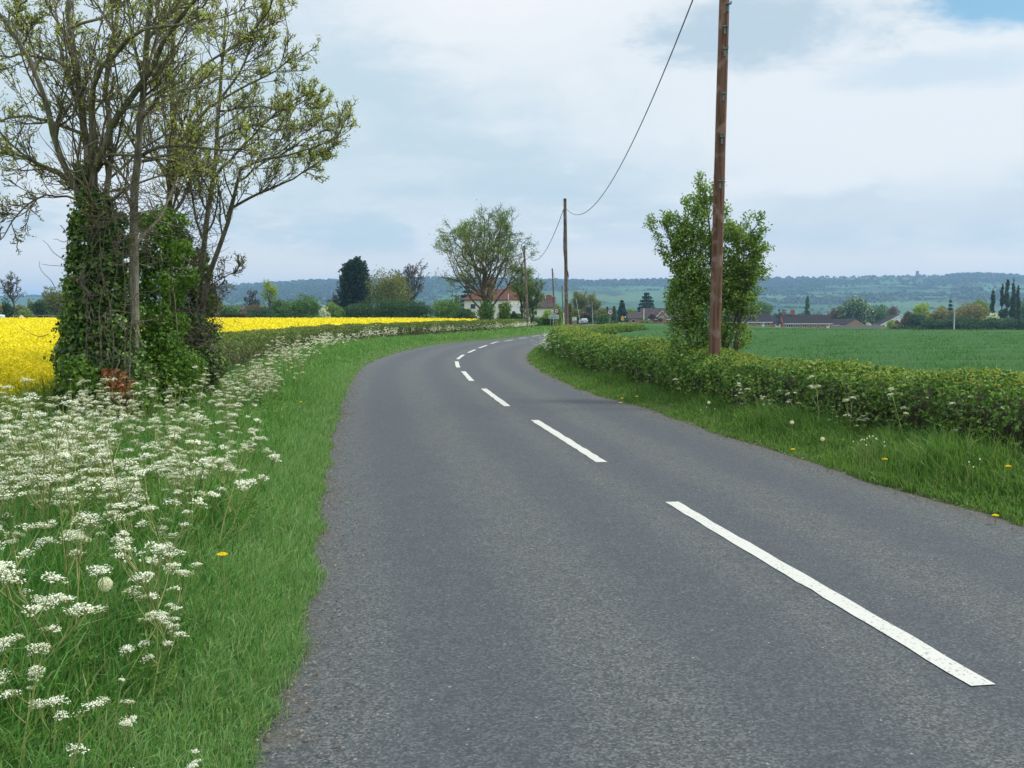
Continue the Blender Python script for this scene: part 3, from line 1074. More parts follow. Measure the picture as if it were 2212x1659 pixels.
def tufts(mb_, P, r, n, size, spread, mi=0, up=.6, aspect=.5):
    """n young leaves round each branch tip"""
    Q = np.repeat(P, n, 0) + r.normal(size=(len(P) * n, 3)) * spread
    mb_.leaves(Q, r.uniform(.6, 1.3, len(Q)) * size, r, bias=(0, 0, 1), bamt=up, aspect=aspect, mi=mi, kite=.25)


def lobes_cloud(mb_, lobes, n, size, r, mi=0, aspect=.7, bamt=1.0, flat=1.0, inner=.55):
    """leaves through the outer part of a set of lobes (x, y, z, rx, ry, rz)"""
    lb = np.array(lobes, float)
    wgt = (lb[:, 3] * lb[:, 4] + lb[:, 3] * lb[:, 5])
    i = r.choice(len(lb), n, p=wgt / wgt.sum())
    d = unit(r.normal(size=(n, 3)))
    q = (inner + (1.06 - inner) * r.random(n)**.6) * (1 + .16 * r.normal(size=n) * (r.random(n) < .35))
    P = lb[i, :3] + d * lb[i, 3:] * q[:, None]
    mb_.leaves(P, r.uniform(.55, 1.35, n) * size, r, bias=d * np.array([1, 1, flat]), bamt=bamt, aspect=aspect, mi=mi, kite=.15)
    return P


FL = {  # leaf colours of the farther trees
    'dark': [(.012, .034, .010), (.022, .050, .013), (.034, .068, .018)],
    'conifer': [(.006, .020, .012), (.011, .030, .017), (.018, .042, .022)],
    'mid': [(.028, .070, .014), (.048, .098, .018), (.070, .125, .024)],
    'light': [(.060, .115, .018), (.095, .155, .025), (.13, .185, .035)],
    'lime': [(.11, .17, .02), (.17, .23, .03), (.22, .27, .04)],
    'olive': [(.060, .075, .018), (.10, .11, .024), (.13, .135, .035)],
    'tan': [(.10, .095, .03), (.14, .125, .04), (.17, .15, .05)],
    'brown': [(.060, .048, .028), (.09, .07, .04), (.11, .08, .045)],
    'purple': [(.05, .022, .032), (.075, .032, .045), (.10, .05, .06)],
    'cherry': [(.035, .012, .014), (.055, .018, .02), (.07, .03, .03)],
    'blossom': [(.50, .50, .42), (.34, .38, .24), (.10, .14, .04)],
    'candle': [(.016, .045, .014), (.026, .062, .018), (.04, .085, .024), (.05, .10, .03), (.36, .38, .28)],
}
for k_, v_ in FL.items():
    M['fl_' + k_] = leaf_mat(k_ + '_leaf', v_, .25, .6, .2)
M['far_bark'] = bark_mat('far_bark', (.05, .045, .034), (.11, .10, .08), 3, .3)


def place(px, y, top, hw):
    x = (px - 1106) / F * y
    g = gz(x, y)
    return x, g, EYE + (673 - top) * y / F - g, hw * y / F


def leafy(name, label, cat, px, y, top, hw, col, low=.12, n=1700, lob=16, group=None, size=None, squash=1.0, lean=0.0):
    """a tree or bush in full leaf"""
    r = np.random.default_rng(abs(hash(label)) % 100000 if False else int(px * 7 + y))
    x, g, h, w_ = place(px, y, top, hw * (1.3 if low < .05 and y > 160 else 1.08))
    o = thing(name, label, cat, (x, y, g), group=group)
    z0 = h * low
    cz, hz = (h + z0) / 2, (h - z0) / 2
    lobes = []
    for _ in range(lob):
        d = unit(r.normal(size=3)) * r.random()**.4 * .66
        s_ = r.uniform(.30, .50)
        lobes.append((d[0] * w_ + lean * (d[2] + 1) * w_, d[1] * w_ * .9, cz + d[2] * hz, w_ * s_, w_ * s_, min(hz, max(hz * s_, w_ * s_ * .6)) * squash))
    lobes.append((0, 0, cz - hz * .2, w_ * .6, w_ * .6, hz * .7))
    mb_ = MB()
    sz = size or max(.2, .0017 * y)
    n = int(n * 1.5)
    P = lobes_cloud(mb_, lobes, n, sz, r)
    if low < .05:
        Q = np.stack([r.normal(size=n // 5) * w_ * .6, r.normal(size=n // 5) * w_ * .5, r.random(n // 5) * h * .3], 1)
        mb_.leaves(Q, r.uniform(.6, 1.3, len(Q)) * sz, r, aspect=.7)
    mb_.build('crown', 'fl_' + col, o)
    tr_ = MB()
    k = 3 if low < .1 else 1
    T, Q = [], []
    for _ in range(k):
        a = r.uniform(0, 6.28)
        T.append(resample([(0, 0, -.1), (.06 * w_ * math.cos(a), .06 * w_ * math.sin(a), h * .3), (.25 * w_ * math.cos(a), .25 * w_ * math.sin(a), h * .75)], 6))
        Q.append(np.linspace(.035 * h, .012 * h, 6) * (.5 if k > 1 else 1))
    T, Q = np.array(T), np.array(Q)
    tr_.tubes(T, Q, 6)
    T2, Q2 = spawn(r, T, Q, 7, .3, .95, .8, .2, .55, 5, .12, .1, .5, .02)
    tr_.tubes(T2, Q2, 4)
    tr_.build('trunk', 'far_bark', o)
    return o


def branching(name, label, cat, px, y, top, hw, col, leaves=3, limbs=8, m=(7, 6, 4), fork=.16, spread=.75, lsize=None, group=None, upr=.05, trunk_r=.020, twig=None):
    """a tree whose branches show: bare, or with young open foliage"""
    r = np.random.default_rng(int(px * 13 + y))
    if col == 'brown' and leaves < 3:
        leaves, m = 0, (8, 7, 5)
    x, g, h, w_ = place(px, y, top, hw)
    o = thing(name, label, cat, (x, y, g), group=group)
    R0 = h * trunk_r
    trunk = resample([(0, 0, -.2), (.02 * w_, 0, h * fork), (-.03 * w_, .02 * w_, h * .45), (.04 * w_, 0, h * .82)], 9, r, .008 * h)
    TP, TR = [trunk], [np.linspace(R0, R0 * .22, 9)]
    for j in range(limbs):
        t_ = fork + (.55 - fork) * (j / limbs)
        b0 = trunk[min(8, int(t_ / .82 * 8))]
        a = j * 2.4 + r.uniform(-.5, .5)
        e = r.uniform(.35, 1.0) * (1 - .35 * j / limbs)
        hz_ = w_ * e * spread * 1.25
        top_ = h * (fork + (1 - fork) * math.sqrt(max(.05, 1 - (.92 * e)**2)) * r.uniform(.72, .98))
        end = np.array([math.cos(a) * hz_, math.sin(a) * hz_, max(top_, b0[2] + .15 * h)])
        midp = b0 * .5 + end * .5 + np.array([math.cos(a) * hz_ * .14, math.sin(a) * hz_ * .14, -.03 * h])
        TP.append(resample([b0, midp, end], 9, r, .010 * h))
        TR.append(np.linspace(R0 * .5, R0 * .12, 9))
    P1, R1 = np.array(TP), np.array(TR)
    mt = MB()
    mt.tubes(P1, R1, 7)
    mt.build('trunk', 'far_bark' if y > 60 else 'bark', o)
    mc = MB()
    tw0 = twig or max(.004, .00020 * y)
    P2, R2 = spawn(r, P1, R1, m[0], .22, 1.0, .72, .2, .42, 6, .14, upr, .5, tw0)
    P3, R3 = spawn(r, P2, R2, m[1], .2, 1.0, .7, .25, .5, 5, .16, upr, .55, tw0 * .8)
    mc.tubes(P2, R2, 5, 1)
    mc.tubes(P3, R3, 3, 1)
    tips = P3[:, -1]
    if m[2]:
        P4, R4 = spawn(r, P3, R3, m[2], .25, 1.0, .65, .25, .6, 4, .16, upr, .7, tw0 * .6)
        mc.tubes(P4, R4, 3, 1)
        tips = np.concatenate([P4[:, -1], P4[:, 2], P3[:, -1]])
    if leaves:
        s_ = lsize or max(.06, .0011 * y)
        tufts(mc, tips, r, leaves, s_, s_ * 1.3)
    mc.build('crown', ['fl_' + col if col in FL else col, 'far_bark' if y > 60 else 'twig'], o)
    return o


def conifer(name, label, cat, px, y, top, hw, n=2600, tiers=11, col='conifer', tips=1, low=.06, power=.8, group=None):
    r = np.random.default_rng(int(px * 3 + y))
    x, g, h, w_ = place(px, y, top, hw)
    o = thing(name, label, cat, (x, y, g), group=group)
    mc = MB()
    sz = max(.24, .0024 * y)
    n = int(n * 1.8)
    br = []
    for k in range(tips):
        ox = (k - (tips - 1) / 2) * w_ * 1.15 / max(1, tips - 1) * .8 if tips > 1 else 0
        hk = h * (1 if k == tips // 2 else r.uniform(.84, .99))
        ww = w_ * (1 if tips == 1 else .62)
        for t_ in np.linspace(low, .97, tiers):
            rad = ww * (1 - t_)**power * r.uniform(.86, 1.14) + .03 * w_
            for a in np.arange(0, 6.28, 6.28 / 9) + r.uniform(0, 1):
                br.append([ox, 0, hk * t_ + .04 * h, a, rad * r.uniform(.75, 1.12)])
    br = np.array(br)
    i = r.choice(len(br), n, p=(br[:, 4] + .1) / (br[:, 4] + .1).sum())
    u = r.random(n)**.55
    b_ = br[i]
    drp = np.where(tips > 1, .55, -.10)
    P = np.stack([b_[:, 0] + np.cos(b_[:, 3]) * b_[:, 4] * u, np.sin(b_[:, 3]) * b_[:, 4] * u, b_[:, 2] + drp * b_[:, 4] * u**2 + r.normal(size=n) * .012 * h], 1)
    P[:, :2] += r.normal(size=(n, 2)) * .05 * w_
    mc.leaves(P, r.uniform(.6, 1.5, n) * sz, r, bias=(0, 0, 1), bamt=.5, aspect=.55)
    mc.build('crown', 'fl_' + col, o)
    mt = MB()
    mt.tubes(resample([(0, 0, -.2), (0, 0, h * .5), (0, 0, h * .93)], 6), np.linspace(.022 * h, .004 * h, 6), 7)
    mt.build('trunk', 'far_bark', o)
    return o


def poplar(name, label, cat, px, y, top, hw, col='dark', n=1500, group=None):
    r = np.random.default_rng(int(px * 5 + y))
    x, g, h, w_ = place(px, y, top, hw)
    o = thing(name, label, cat, (x, y, g), group=group)
    mc = MB()
    lobes = []
    for _ in range(26):
        t_ = r.uniform(.06, .95)
        wd = w_ * min(1, (1 - t_)**.5 * 1.25) * .6
        a = r.uniform(0, 6.28)
        lobes.append((math.cos(a) * wd * .6, math.sin(a) * wd * .6, h * t_, wd * .7 + .12, wd * .7 + .12, h * .07))
    lobes.append((0, 0, h * .96, w_ * .18, w_ * .18, h * .045))
    lobes_cloud(mc, lobes, int(n * 1.4), max(.3, .0017 * y), r, flat=.3)
    mc.build('crown', 'fl_' + col, o)
    mt = MB()
    mt.tubes(resample([(0, 0, -.2), (0, 0, h * .5), (0, 0, h * .94)], 6), np.linspace(.022 * h, .004 * h, 6), 6)
    mt.build('trunk', 'far_bark', o)
    return o


# --- beyond the rape field
branching('bare_tree', 'slender almost bare tree standing alone at the far left edge', 'tree', 27, 190, 582, 25, 'brown', 1, 7, (7, 6, 4), .45, .8)
leafy('bush', 'dark green bush round the foot of the lone bare tree', 'bush', 20, 188, 641, 11, 'dark', .02, 900)
leafy('bush', 'hazy grey green bush behind the sand heap', 'bush', 49, 260, 652, 15, 'olive', .02, 800)
leafy('bush', 'low yellow green bush behind the wooden rail fence', 'bush', 60, 215, 668, 15, 'light', .02, 800)
leafy('tree', 'small hazy rounded tree behind the low yellow green bush', 'tree', 71, 330, 644, 9, 'olive', .1, 700)
leafy('bush', 'pale brown bush at the very left frame edge behind the tank', 'bush', -6, 270, 645, 12, 'tan', .02, 700)
leafy('tree', 'tall olive green bushy tree left of the ivy covered trunk', 'tree', 128, 200, 611, 32, 'olive', .05, 2400, 20)
leafy('bush', 'dark green bush at the left foot of the olive tree', 'bush', 92, 196, 640, 16, 'dark', .02, 1100)
branching('bare_tree', 'brown twiggy tree showing above the olive tree left of the ivy trunk', 'tree', 108, 205, 616, 24, 'brown', 2, 7, (7, 6, 3), .2)
conifer('conifer', 'small spruce tip rising above bushes right of the ivy tree', 'tree', 467, 215, 625, 10, 900, 8)
leafy('bush', 'dense green bush above the left end of the brown timber stack', 'bush', 462, 200, 648, 22, 'mid', .02, 1500)
leafy('bush', 'dense green bush above the right end of the brown timber stack', 'bush', 505, 202, 651, 25, 'mid', .02, 1500)
branching('bare_tree', 'greyish bare tree left of the pale green sapling', 'tree', 548, 225, 620, 22, 'brown', 2, 8, (7, 6, 4), .15)
branching('sapling', 'slim pale green sapling rising above the reddish shrubs', 'tree', 584, 210, 600, 16, 'lime', 4, 6, (5, 5, 2), .3, .7)
leafy('shrub', 'reddish brown shrub below the slim pale sapling', 'shrub', 545, 198, 655, 24, 'brown', .02, 1300)
leafy('bush', 'dark green low bush between timber stack and rounded bush', 'bush', 565, 192, 662, 26, 'dark', .02, 1500)
leafy('bush', 'mid green upright bush left of the big rounded bush', 'bush', 607, 200, 641, 19, 'mid', .02, 1600)
leafy('bush', 'big rounded green bush behind the middle of the yellow field', 'bush', 657, 198, 632, 39, 'mid', .02, 3000, 24)
leafy('thorn_bush', 'small thorn bush speckled with white blossom beside big rounded bush', 'bush', 702, 190, 661, 11, 'blossom', .02, 600)
branching('bare_tree', 'thin grey bare tree left of the dark conifer', 'tree', 721, 225, 626, 18, 'brown', 1, 7, (6, 6, 3), .15)
leafy('bush', 'light green bush at the left foot of the dark conifer', 'bush', 724, 200, 649, 21, 'light', .02, 1600)
conifer('conifer', 'tall dark bluish conifer with several ragged tips', 'tree', 768, 205, 562, 37, 8500, 24, tips=4, power=.42, low=.02)
leafy('willow', 'yellowish green willow leaning beside the dark conifer', 'tree', 842, 200, 574, 54, 'olive', .10, 4600, 28, lean=.03)
branching('bare_tree', 'wide bare twiggy tree behind the yellowish willow', 'tree', 884, 208, 551, 48, 'brown', 1, 10, (8, 7, 4), .15)
leafy('bush', 'dark green bramble bank below the dark conifer', 'bush', 775, 186, 650, 36, 'dark', .02, 2200, 20)
leafy('bush', 'dark green bramble bank below the yellowish willow', 'bush', 840, 184, 640, 46, 'dark', .02, 2800, 22)
leafy('bush', 'dark green bramble bank below the wide bare tree', 'bush', 899, 182, 645, 33, 'dark', .02, 2200, 20)
leafy('bush', 'broad green bush left of the white house', 'bush', 965, 175, 640, 34, 'mid', .02, 2600, 20)
leafy('bush', 'low dark bush in front of the white house wall', 'bush', 1000, 170, 667, 26, 'dark', .02, 1700, 16)
conifer('conifer', 'dark conifer standing behind the left end of white house', 'tree', 1010, 250, 612, 22, 1800, 9)
branching('bare_tree', 'grey bare tree left of the white house', 'tree', 989, 240, 633, 13, 'brown', 1, 6, (6, 5, 3), .2)
# --- trees by the bend
branching('ash_tree', 'large open ash tree with young leaves in front of the white house', 'tree', 1046, 120, 424, 114, 'light', 1, 22, (9, 8, 4), .13, .92, .175, trunk_r=.0155, upr=.015)
branching('ash_tree', 'smaller ash tree with young leaves behind the roadside pole', 'tree', 1127, 126, 560, 42, 'light', 1, 8, (7, 6, 4), .2, .8, .2)
o = branching('ivy_tree', 'half bare tree wrapped in ivy right of the roadside pole', 'tree', 1149, 122, 585, 30, 'light', 1, 8, (6, 6, 3), .35, .8, .12)
r_ = np.random.default_rng(4)
mb = MB()
lobes_cloud(mb, [(r_.normal() * .35, r_.normal() * .3, z_, .65, .65, .6) for z_ in np.linspace(.4, 4.6, 11)], 1500, .2, r_)
mb.build('ivy', 'fl_mid', o)
leafy('shrub', 'leafy green shrub round the foot of the large ash', 'shrub', 1048, 118, 638, 25, 'mid', .02, 1900, 18)
leafy('shrub', 'pale green shrub between the large ash and the ivy tree', 'shrub', 1088, 124, 644, 19, 'light', .02, 1500)
leafy('shrub', 'low dark shrub between the large ash and the roadside pole', 'shrub', 1110, 128, 672, 16, 'dark', .02, 1200)
leafy('bush', 'light green bush behind the village sign', 'bush', 1206, 190, 654, 9, 'light', .02, 900)
leafy('shrub', 'pale flowering shrub in front of the farther white house', 'shrub', 1181, 200, 668, 12, 'lime', .02, 900)
conifer('conifer', 'tiny yellow green garden conifer beside the village sign', 'tree', 1210, 150, 682, 3, 300, 6, col='lime')
leafy('bush', 'yellow green bush growing round the second roadside pole', 'bush', 1230, 140, 655, 8, 'olive', .02, 1500)
branching('tree', 'thin leaved tree above the notice box, left of its twin', 'tree', 1251, 262, 626, 22, 'olive', 2, 8, (6, 6, 3), .2)
branching('tree', 'thin leaved tree above the parked silver car', 'tree', 1278, 266, 630, 22, 'olive', 2, 8, (6, 6, 3), .2)
leafy('bush', 'green bush between notice box and parked silver car', 'bush', 1246, 258, 664, 14, 'olive', .02, 1100)
leafy('bush', 'broad dark green bush behind the parked silver car', 'bush', 1266, 256, 678, 17, 'dark', .02, 1200)
leafy('shrub', 'purple leaved shrub above the parked silver car', 'shrub', 1267, 254, 673, 10, 'purple', .5, 700)
leafy('bush', 'olive bush right of the pale lamp post', 'bush', 1296, 262, 664, 15, 'olive', .02, 1200)
leafy('bush', 'mid green bush left of the right hand speed sign', 'bush', 1303, 250, 677, 14, 'mid', .02, 1000)
conifer('conifer', 'narrow dark conifer just left of the right hand speed sign', 'tree', 1311, 280, 666, 4, 500, 7)
conifer('conifer', 'bright green cone shaped conifer right of the speed sign', 'tree', 1326, 282, 664, 8, 900, 8, col='mid')
conifer('conifer', 'broad dark conifer behind the amber warning sign', 'tree', 1343, 330, 652, 13, 1800, 8, power=.55, low=.12)
leafy('tree', 'pale lime tree between the two dark conifers', 'tree', 1363, 380, 664, 8, 'lime', .05, 800)
conifer('cedar', 'wide dark cedar towering behind the brown roofed house', 'tree', 1396, 395, 636, 25, 3000, 8, power=.6, low=.18)
leafy('bush', 'green garden bush left of the brown roofed house', 'bush', 1392, 342, 684, 8, 'mid', .02, 900)
leafy('shrub', 'dark red shrub in front of the brown roofed house', 'shrub', 1407, 345, 677, 7, 'cherry', .05, 700)
leafy('shrub', 'small round green shrub below the dark red one', 'shrub', 1405, 338, 690, 6, 'mid', .02, 600)
leafy('tree', 'small ball shaped green tree before the brick gable', 'tree', 1426, 336, 687, 5, 'mid', .4, 500)
leafy('hedge', 'short clipped olive hedge at the edge of the wheat below the houses', 'hedge', 1393, 325, 694, 13, 'olive', .0, 1200)
# --- right distance
branching('oak_tree', 'spreading oak behind the left bungalow roof', 'tree', 1646, 430, 656, 22, 'mid', 4, 9, (6, 6, 2), .3, .9)
branching('bare_tree', 'brown bare tree between the two bungalow roofs', 'tree', 1686, 440, 665, 14, 'brown', 2, 7, (6, 6, 3), .2)
poplar('poplar', 'single narrow poplar behind the long bungalow', 'tree', 1742, 430, 640, 8, 'mid', 1100)
leafy('bush', 'round green bush right of the single narrow poplar', 'bush', 1765, 440, 672, 14, 'mid', .05, 900)
leafy('tree', 'olive green bush behind the satellite dish', 'bush', 1788, 450, 670, 9, 'olive', .05, 700)
branching('bare_tree', 'reddish brown bare tree left of the flowering chestnut', 'tree', 1808, 440, 662, 15, 'brown', 4, 8, (6, 6, 3), .15)
leafy('chestnut_tree', 'big dark chestnut tree covered in white candles of blossom', 'tree', 1850, 420, 636, 31, 'candle', .04, 4200, 26)
leafy('tree', 'bright green tree right of the flowering chestnut', 'tree', 1891, 425, 654, 20, 'mid', .04, 2400, 18)
branching('bare_tree', 'pale brown bare tree behind the white gabled house', 'tree', 1925, 450, 664, 14, 'brown', 3, 7, (6, 6, 3), .2)
leafy('bush', 'green bush behind the roof of the white gabled house', 'bush', 1912, 430, 674, 10, 'mid', .03, 800)
leafy('bush', 'yellow green bush in front of the white gabled house', 'bush', 1922, 360, 690, 9, 'lime', .02, 900)
leafy('tree', 'small purple leaved tree in front of the white gable', 'tree', 1938, 362, 691, 8, 'purple', .1, 800)
leafy('bush', 'low olive bush at the field edge below the white gable', 'bush', 1935, 350, 702, 14, 'olive', .02, 900)
leafy('bush', 'grey brown bush right of the white gabled house', 'bush', 1957, 350, 667, 12, 'brown', .02, 1300)
leafy('tree', 'lime green rounded tree first in the line beyond the wheat', 'tree', 1987, 335, 652, 23, 'lime', .05, 2400, 18)
leafy('bush', 'dark green bush below the lime green rounded tree', 'bush', 1978, 322, 676, 17, 'dark', .0, 1900)
leafy('tree', 'brownish olive tree between the lime tree and the wire pole', 'tree', 2018, 330, 661, 24, 'tan', .03, 2400, 18)
leafy('tree', 'light green treetop showing left of the dark conifer by wire pole', 'tree', 2034, 340, 655, 9, 'light', .1, 800)
conifer('conifer', 'dark conifer just left of the field wire pole', 'tree', 2050, 335, 652, 9, 1000, 8)
leafy('tree', 'olive tree right behind the field wire pole', 'tree', 2073, 325, 664, 20, 'olive', .03, 2200, 16)
leafy('tree', 'tan olive rounded tree below the light green crown', 'tree', 2098, 318, 652, 27, 'tan', .03, 2800, 20)
leafy('tree', 'light green broad crown left of the poplars', 'tree', 2115, 335, 639, 20, 'light', .1, 2200, 18)
for px_, top_, hw_, lab in [(2141, 625, 8, 'lone dark poplar standing left of the poplar row'), (2161, 614, 7, 'first poplar of the row, slim and dark'),
                            (2172, 604, 9, 'second poplar of the row with a sharp tip'), (2185, 600, 9, 'tallest poplar of the row'), (2195, 616, 8, 'last poplar of the row, shorter than its neighbours')]:
    poplar('poplar', lab, 'tree', px_, 322 + (px_ % 3) * 4, top_, hw_, 'dark', 1700, group='poplars at the right end of the tree line')
leafy('tree', 'dark green tree at the right frame edge behind the poplars', 'tree', 2222, 330, 632, 26, 'mid', .03, 2400, 18)
leafy('thorn_tree', 'bush white with blossom in front of the poplars', 'bush', 2147, 300, 674, 20, 'blossom', .08, 1600, 16)
for px_, top_, hw_, lab in [(2012, 686, 26, 'dark hedge bush left of the wire pole'), (2050, 688, 24, 'dark hedge bush right at the foot of the wire pole'), (2092, 684, 30, 'dark hedge bush below the tan olive tree'),
                            (2140, 690, 30, 'dark hedge bush below the white blossom'), (2186, 684, 32, 'dark hedge bush below the tallest poplars'), (2232, 680, 32, 'dark hedge bush at the right frame edge')]:
    leafy('hedge_bush', lab, 'bush', px_, 296, top_, hw_, 'dark', .0, 2400, 18, group='dark hedge bushes along the far side of the wheat')


# ------------------------------------------------------------------ the two roadside ash trees on the left
def limbs3d(limbs, y0, r, k=12, z_ext=0):
    """branch lines, each with its own swing in depth"""
    P, Q = [], []
    for pts_, w0, w1, dy in limbs:
        n_ = len(pts_)
        l3 = []
        for j, (px_, py_) in enumerate(pts_):
            u = j / (n_ - 1)
            l3.append(at(px_, py_, y0 + dy * u**1.3))
        P.append(resample(l3, k, r, .012))
        Q.append(np.linspace(w0, w1, k) / 2 * y0 / F)
    return np.array(P), np.array(Q)


def big_ash(label, y0, boles, limbs, seed, ivy=None, twig_px=None):
    r = np.random.default_rng(seed)
    b0 = at(boles[0][0][0][0], boles[0][0][0][1], y0)
    bx, by = b0[0], y0
    o = thing('ash_tree', label, 'tree', (bx, by, 0))
    off = np.array([bx, by, 0])
    PB, RB = limbs3d(boles, y0, r, 14)
    for i in range(len(PB)):                                # boles run down into the soil
        PB[i, 0, 2] = -.1
    PL, RL = limbs3d(limbs, y0, r, 12)
    mt = MB()
    mt.tubes(PB - off, RB, 10)
    mt.tubes(PL - off, RL, 8)
    mt.build('trunk', 'bark', o, smooth=True)
    mc = MB()
    allP = np.concatenate([PL, np.stack([resample(p_[5:], 12) for p_ in PB])])
    allR = np.concatenate([RL, np.stack([np.interp(np.linspace(5, 13, 12), np.arange(14), p_) for p_ in RB])])
    P2, R2 = spawn(r, allP, allR, 13, .05, 1.0, .78, .22, .42, 8, .13, .10, .42, .0065, lmax=2.3)
    P3, R3 = spawn(r, P2, R2, 8, .12, 1.0, .75, .25, .48, 6, .17, .10, .55, .0050)
    P4, R4 = spawn(r, P3, R3, 5, .2, 1.0, .7, .25, .6, 5, .18, .14, .7, .0036)
    mc.tubes(P2 - off, R2, 5, 1)
    mc.tubes(P3 - off, R3, 4, 1)
    mc.tubes(P4 - off, R4, 3, 1)
    tips = np.concatenate([P4[:, -1], P3[:, -1], P2[:, -1]])
    keep = (r.random(len(tips)) < np.clip(.10 + (tips[:, 2] - 2.6) * .25, .05, .50))
    tufts(mc, tips[keep] - off, r, 3, .042, .026, 0, .7, .5)
    mid4 = P4[:, 2][r.random(len(P4)) < .16]
    mid4 = mid4[mid4[:, 2] > 3.4]
    tufts(mc, mid4 - off, r, 2, .04, .02, 0, .7, .55)
    mc.build('crown', ['ash_bud', 'twig'], o)
    if ivy:
        mi = MB()
        lb = []
        for (px_, py_, rp_, dy, n_) in ivy:
            c = at(px_, py_, y0 + dy)
            lb.append((*(c - off), rp_ * y0 / F, rp_ * y0 / F * .9, rp_ * y0 / F * 1.1))
        nl = sum(q[4] for q in ivy)
        P = lobes_cloud(mi, lb, int(nl * 1.25), .058, r, 0, .85, 1.1, inner=.5)
        # runners and dry twigs hanging round the trunk
        if twig_px:
            for (cx_, cy_, wx_, wy_, n_, L_t) in twig_px:
                st = np.array([at(cx_ + r.normal() * wx_, cy_ + r.normal() * wy_, y0 - .35 + r.normal() * .12) for _ in range(n_)]) - off
                d_ = unit(r.normal(size=(n_, 3)) * np.array([1, .6, .6]))
                pts_ = [st]
                for _ in range(6):
                    d_ = unit(d_ + r.normal(size=(n_, 3)) * .28)
                    pts_.append(pts_[-1] + d_ * (r.uniform(.4, 1, n_) * L_t / 6)[:, None])
                mi.tubes(np.stack(pts_, 1), np.tile(np.linspace(.0055, .0022, 7), (n_, 1)), 4, 1)
            for k in range(7 if y0 < 15 else 0):
                a_, b_ = r.uniform(170, 295), r.uniform(-22, 22)
                l3 = [at(a_, r.uniform(800, 880), y0 - .42) - off, at(a_ + b_ * .5, 680, y0 - .40) - off, at(a_ + b_ + r.normal() * 10, 560, y0 - .36) - off, at(a_ + b_ * 1.2, r.uniform(430, 520), y0 - .25) - off]
                mi.tubes(resample(l3, 12, r, .012), np.linspace(.011, .004, 12) * r.uniform(.5, 1.2), 5, 1)
        mi.build('ivy', ['ivy', 'dead_twig'], o)
    return o


boles1 = [([(222, 925), (218, 800), (210, 650), (204, 520), (196, 420), (190, 365)], 46, 26, .2),
          ([(285, 925), (287, 700), (290, 550), (292, 400), (299, 328), (304, 255), (310, 182), (318, 80), (330, -40)], 25, 9, -.4)]
limbs1 = [([(190, 372), (186, 310), (179, 237), (171, 164), (157, 109), (153, 36), (146, -60), (140, -170)], 18, 8, .5),
          ([(204, 420), (204, 346), (226, 310), (248, 262), (273, 226), (306, 182), (328, 146), (346, 102), (365, 66), (394, 33), (440, -20), (470, -90)], 17, 6, -1.2),
          ([(198, 400), (200, 292), (197, 237), (204, 182), (222, 142), (255, 109), (284, 80), (328, 58), (368, 55), (430, 40)], 15, 4, -1.6),
          ([(231, 640), (235, 420), (237, 255), (233, 146), (248, 91), (255, 18), (270, -70), (280, -150)], 16, 7, .7),
          ([(203, 470), (144, 372), (124, 310), (113, 270), (95, 204), (73, 146), (47, 102), (18, 55), (-10, 20), (-60, -40)], 17, 6, -.5),
          ([(198, 455), (135, 375), (91, 357), (47, 339), (0, 328), (-60, 335)], 9, 4, -.9),
          ([(180, 290), (128, 270), (73, 255), (29, 251), (0, 262), (-60, 250)], 8, 3, .8),
          ([(170, 150), (91, 124), (36, 120), (0, 122), (-50, 110)], 7, 3, .6),
          ([(300, 340), (328, 324), (383, 313), (437, 321), (510, 321), (550, 310)], 9, 3, -1.0),
          ([(301, 350), (365, 346), (420, 360), (470, 380)], 6, 2, .6),
          ([(47, 100), (60, 60), (40, 30), (55, 0), (100, -40)], 6, 3, -.4),
          ([(153, 60), (210, 40), (250, 10), (260, -60)], 7, 3, .7),
          ([(197, 240), (160, 200), (130, 120), (120, 30), (110, -80)], 8, 3, 1.5),
          ([(306, 250), (350, 210), (420, 190), (500, 160), (560, 150)], 7, 2, 1.2),
          ([(318, 90), (380, 10), (430, -60), (480, -120)], 7, 3, .5),
          ([(190, 440), (120, 420), (60, 440), (15, 500), (0, 520)], 5, 2, -.7)]
ivy1 = [(215, 860, 70, 0, 1700), (190, 790, 62, 0, 1700), (250, 800, 60, -.1, 1500), (185, 720, 52, 0, 1500), (245, 720, 45, -.1, 1100), (190, 650, 48, 0, 1300), (240, 640, 40, 0, 1000),
        (185, 590, 42, 0, 1200), (232, 570, 36, 0, 900), (190, 530, 40, 0, 1100), (230, 505, 32, 0, 800), (185, 475, 34, 0, 800), (220, 450, 28, 0, 600), (192, 430, 26, 0, 500), (170, 480, 16, 0, 250), (178, 380, 18, 0, 250),
        (170, 840, 50, 0, 1200), (165, 560, 22, 0, 300), (165, 700, 36, 0, 700), (275, 860, 60, -.1, 1300), (272, 760, 42, .1, 900), (275, 680, 34, .2, 700), (268, 600, 30, .2, 550), (262, 530, 26, .2, 420), (255, 480, 22, .2, 300), (165, 500, 18, 0, 250), (160, 620, 24, 0, 350), (155, 770, 40, .1, 800)]
big_ash('big ivy clad ash with many limbs at the left of the road', 13.5, boles1, limbs1, 21, ivy1,
        [(215, 560, 45, 60, 55, .55), (225, 680, 45, 50, 65, .6), (230, 780, 40, 40, 40, .5), (270, 440, 26, 40, 80, .6), (310, 520, 30, 40, 50, .5)])
boles2 = [([(388, 880), (372, 650), (361, 547), (365, 437), (372, 328), (372, 237), (368, 146), (379, 36), (383, -60)], 19, 7, .3),
          ([(438, 880), (437, 547), (452, 456), (463, 365), (470, 292), (474, 219), (480, 120), (488, 20)], 16, 5, .8),
          ([(425, 880), (432, 700), (459, 572), (485, 510), (500, 448), (510, 394), (525, 357), (569, 343), (620, 335), (680, 318), (735, 292)], 18, 1, -1.0)]
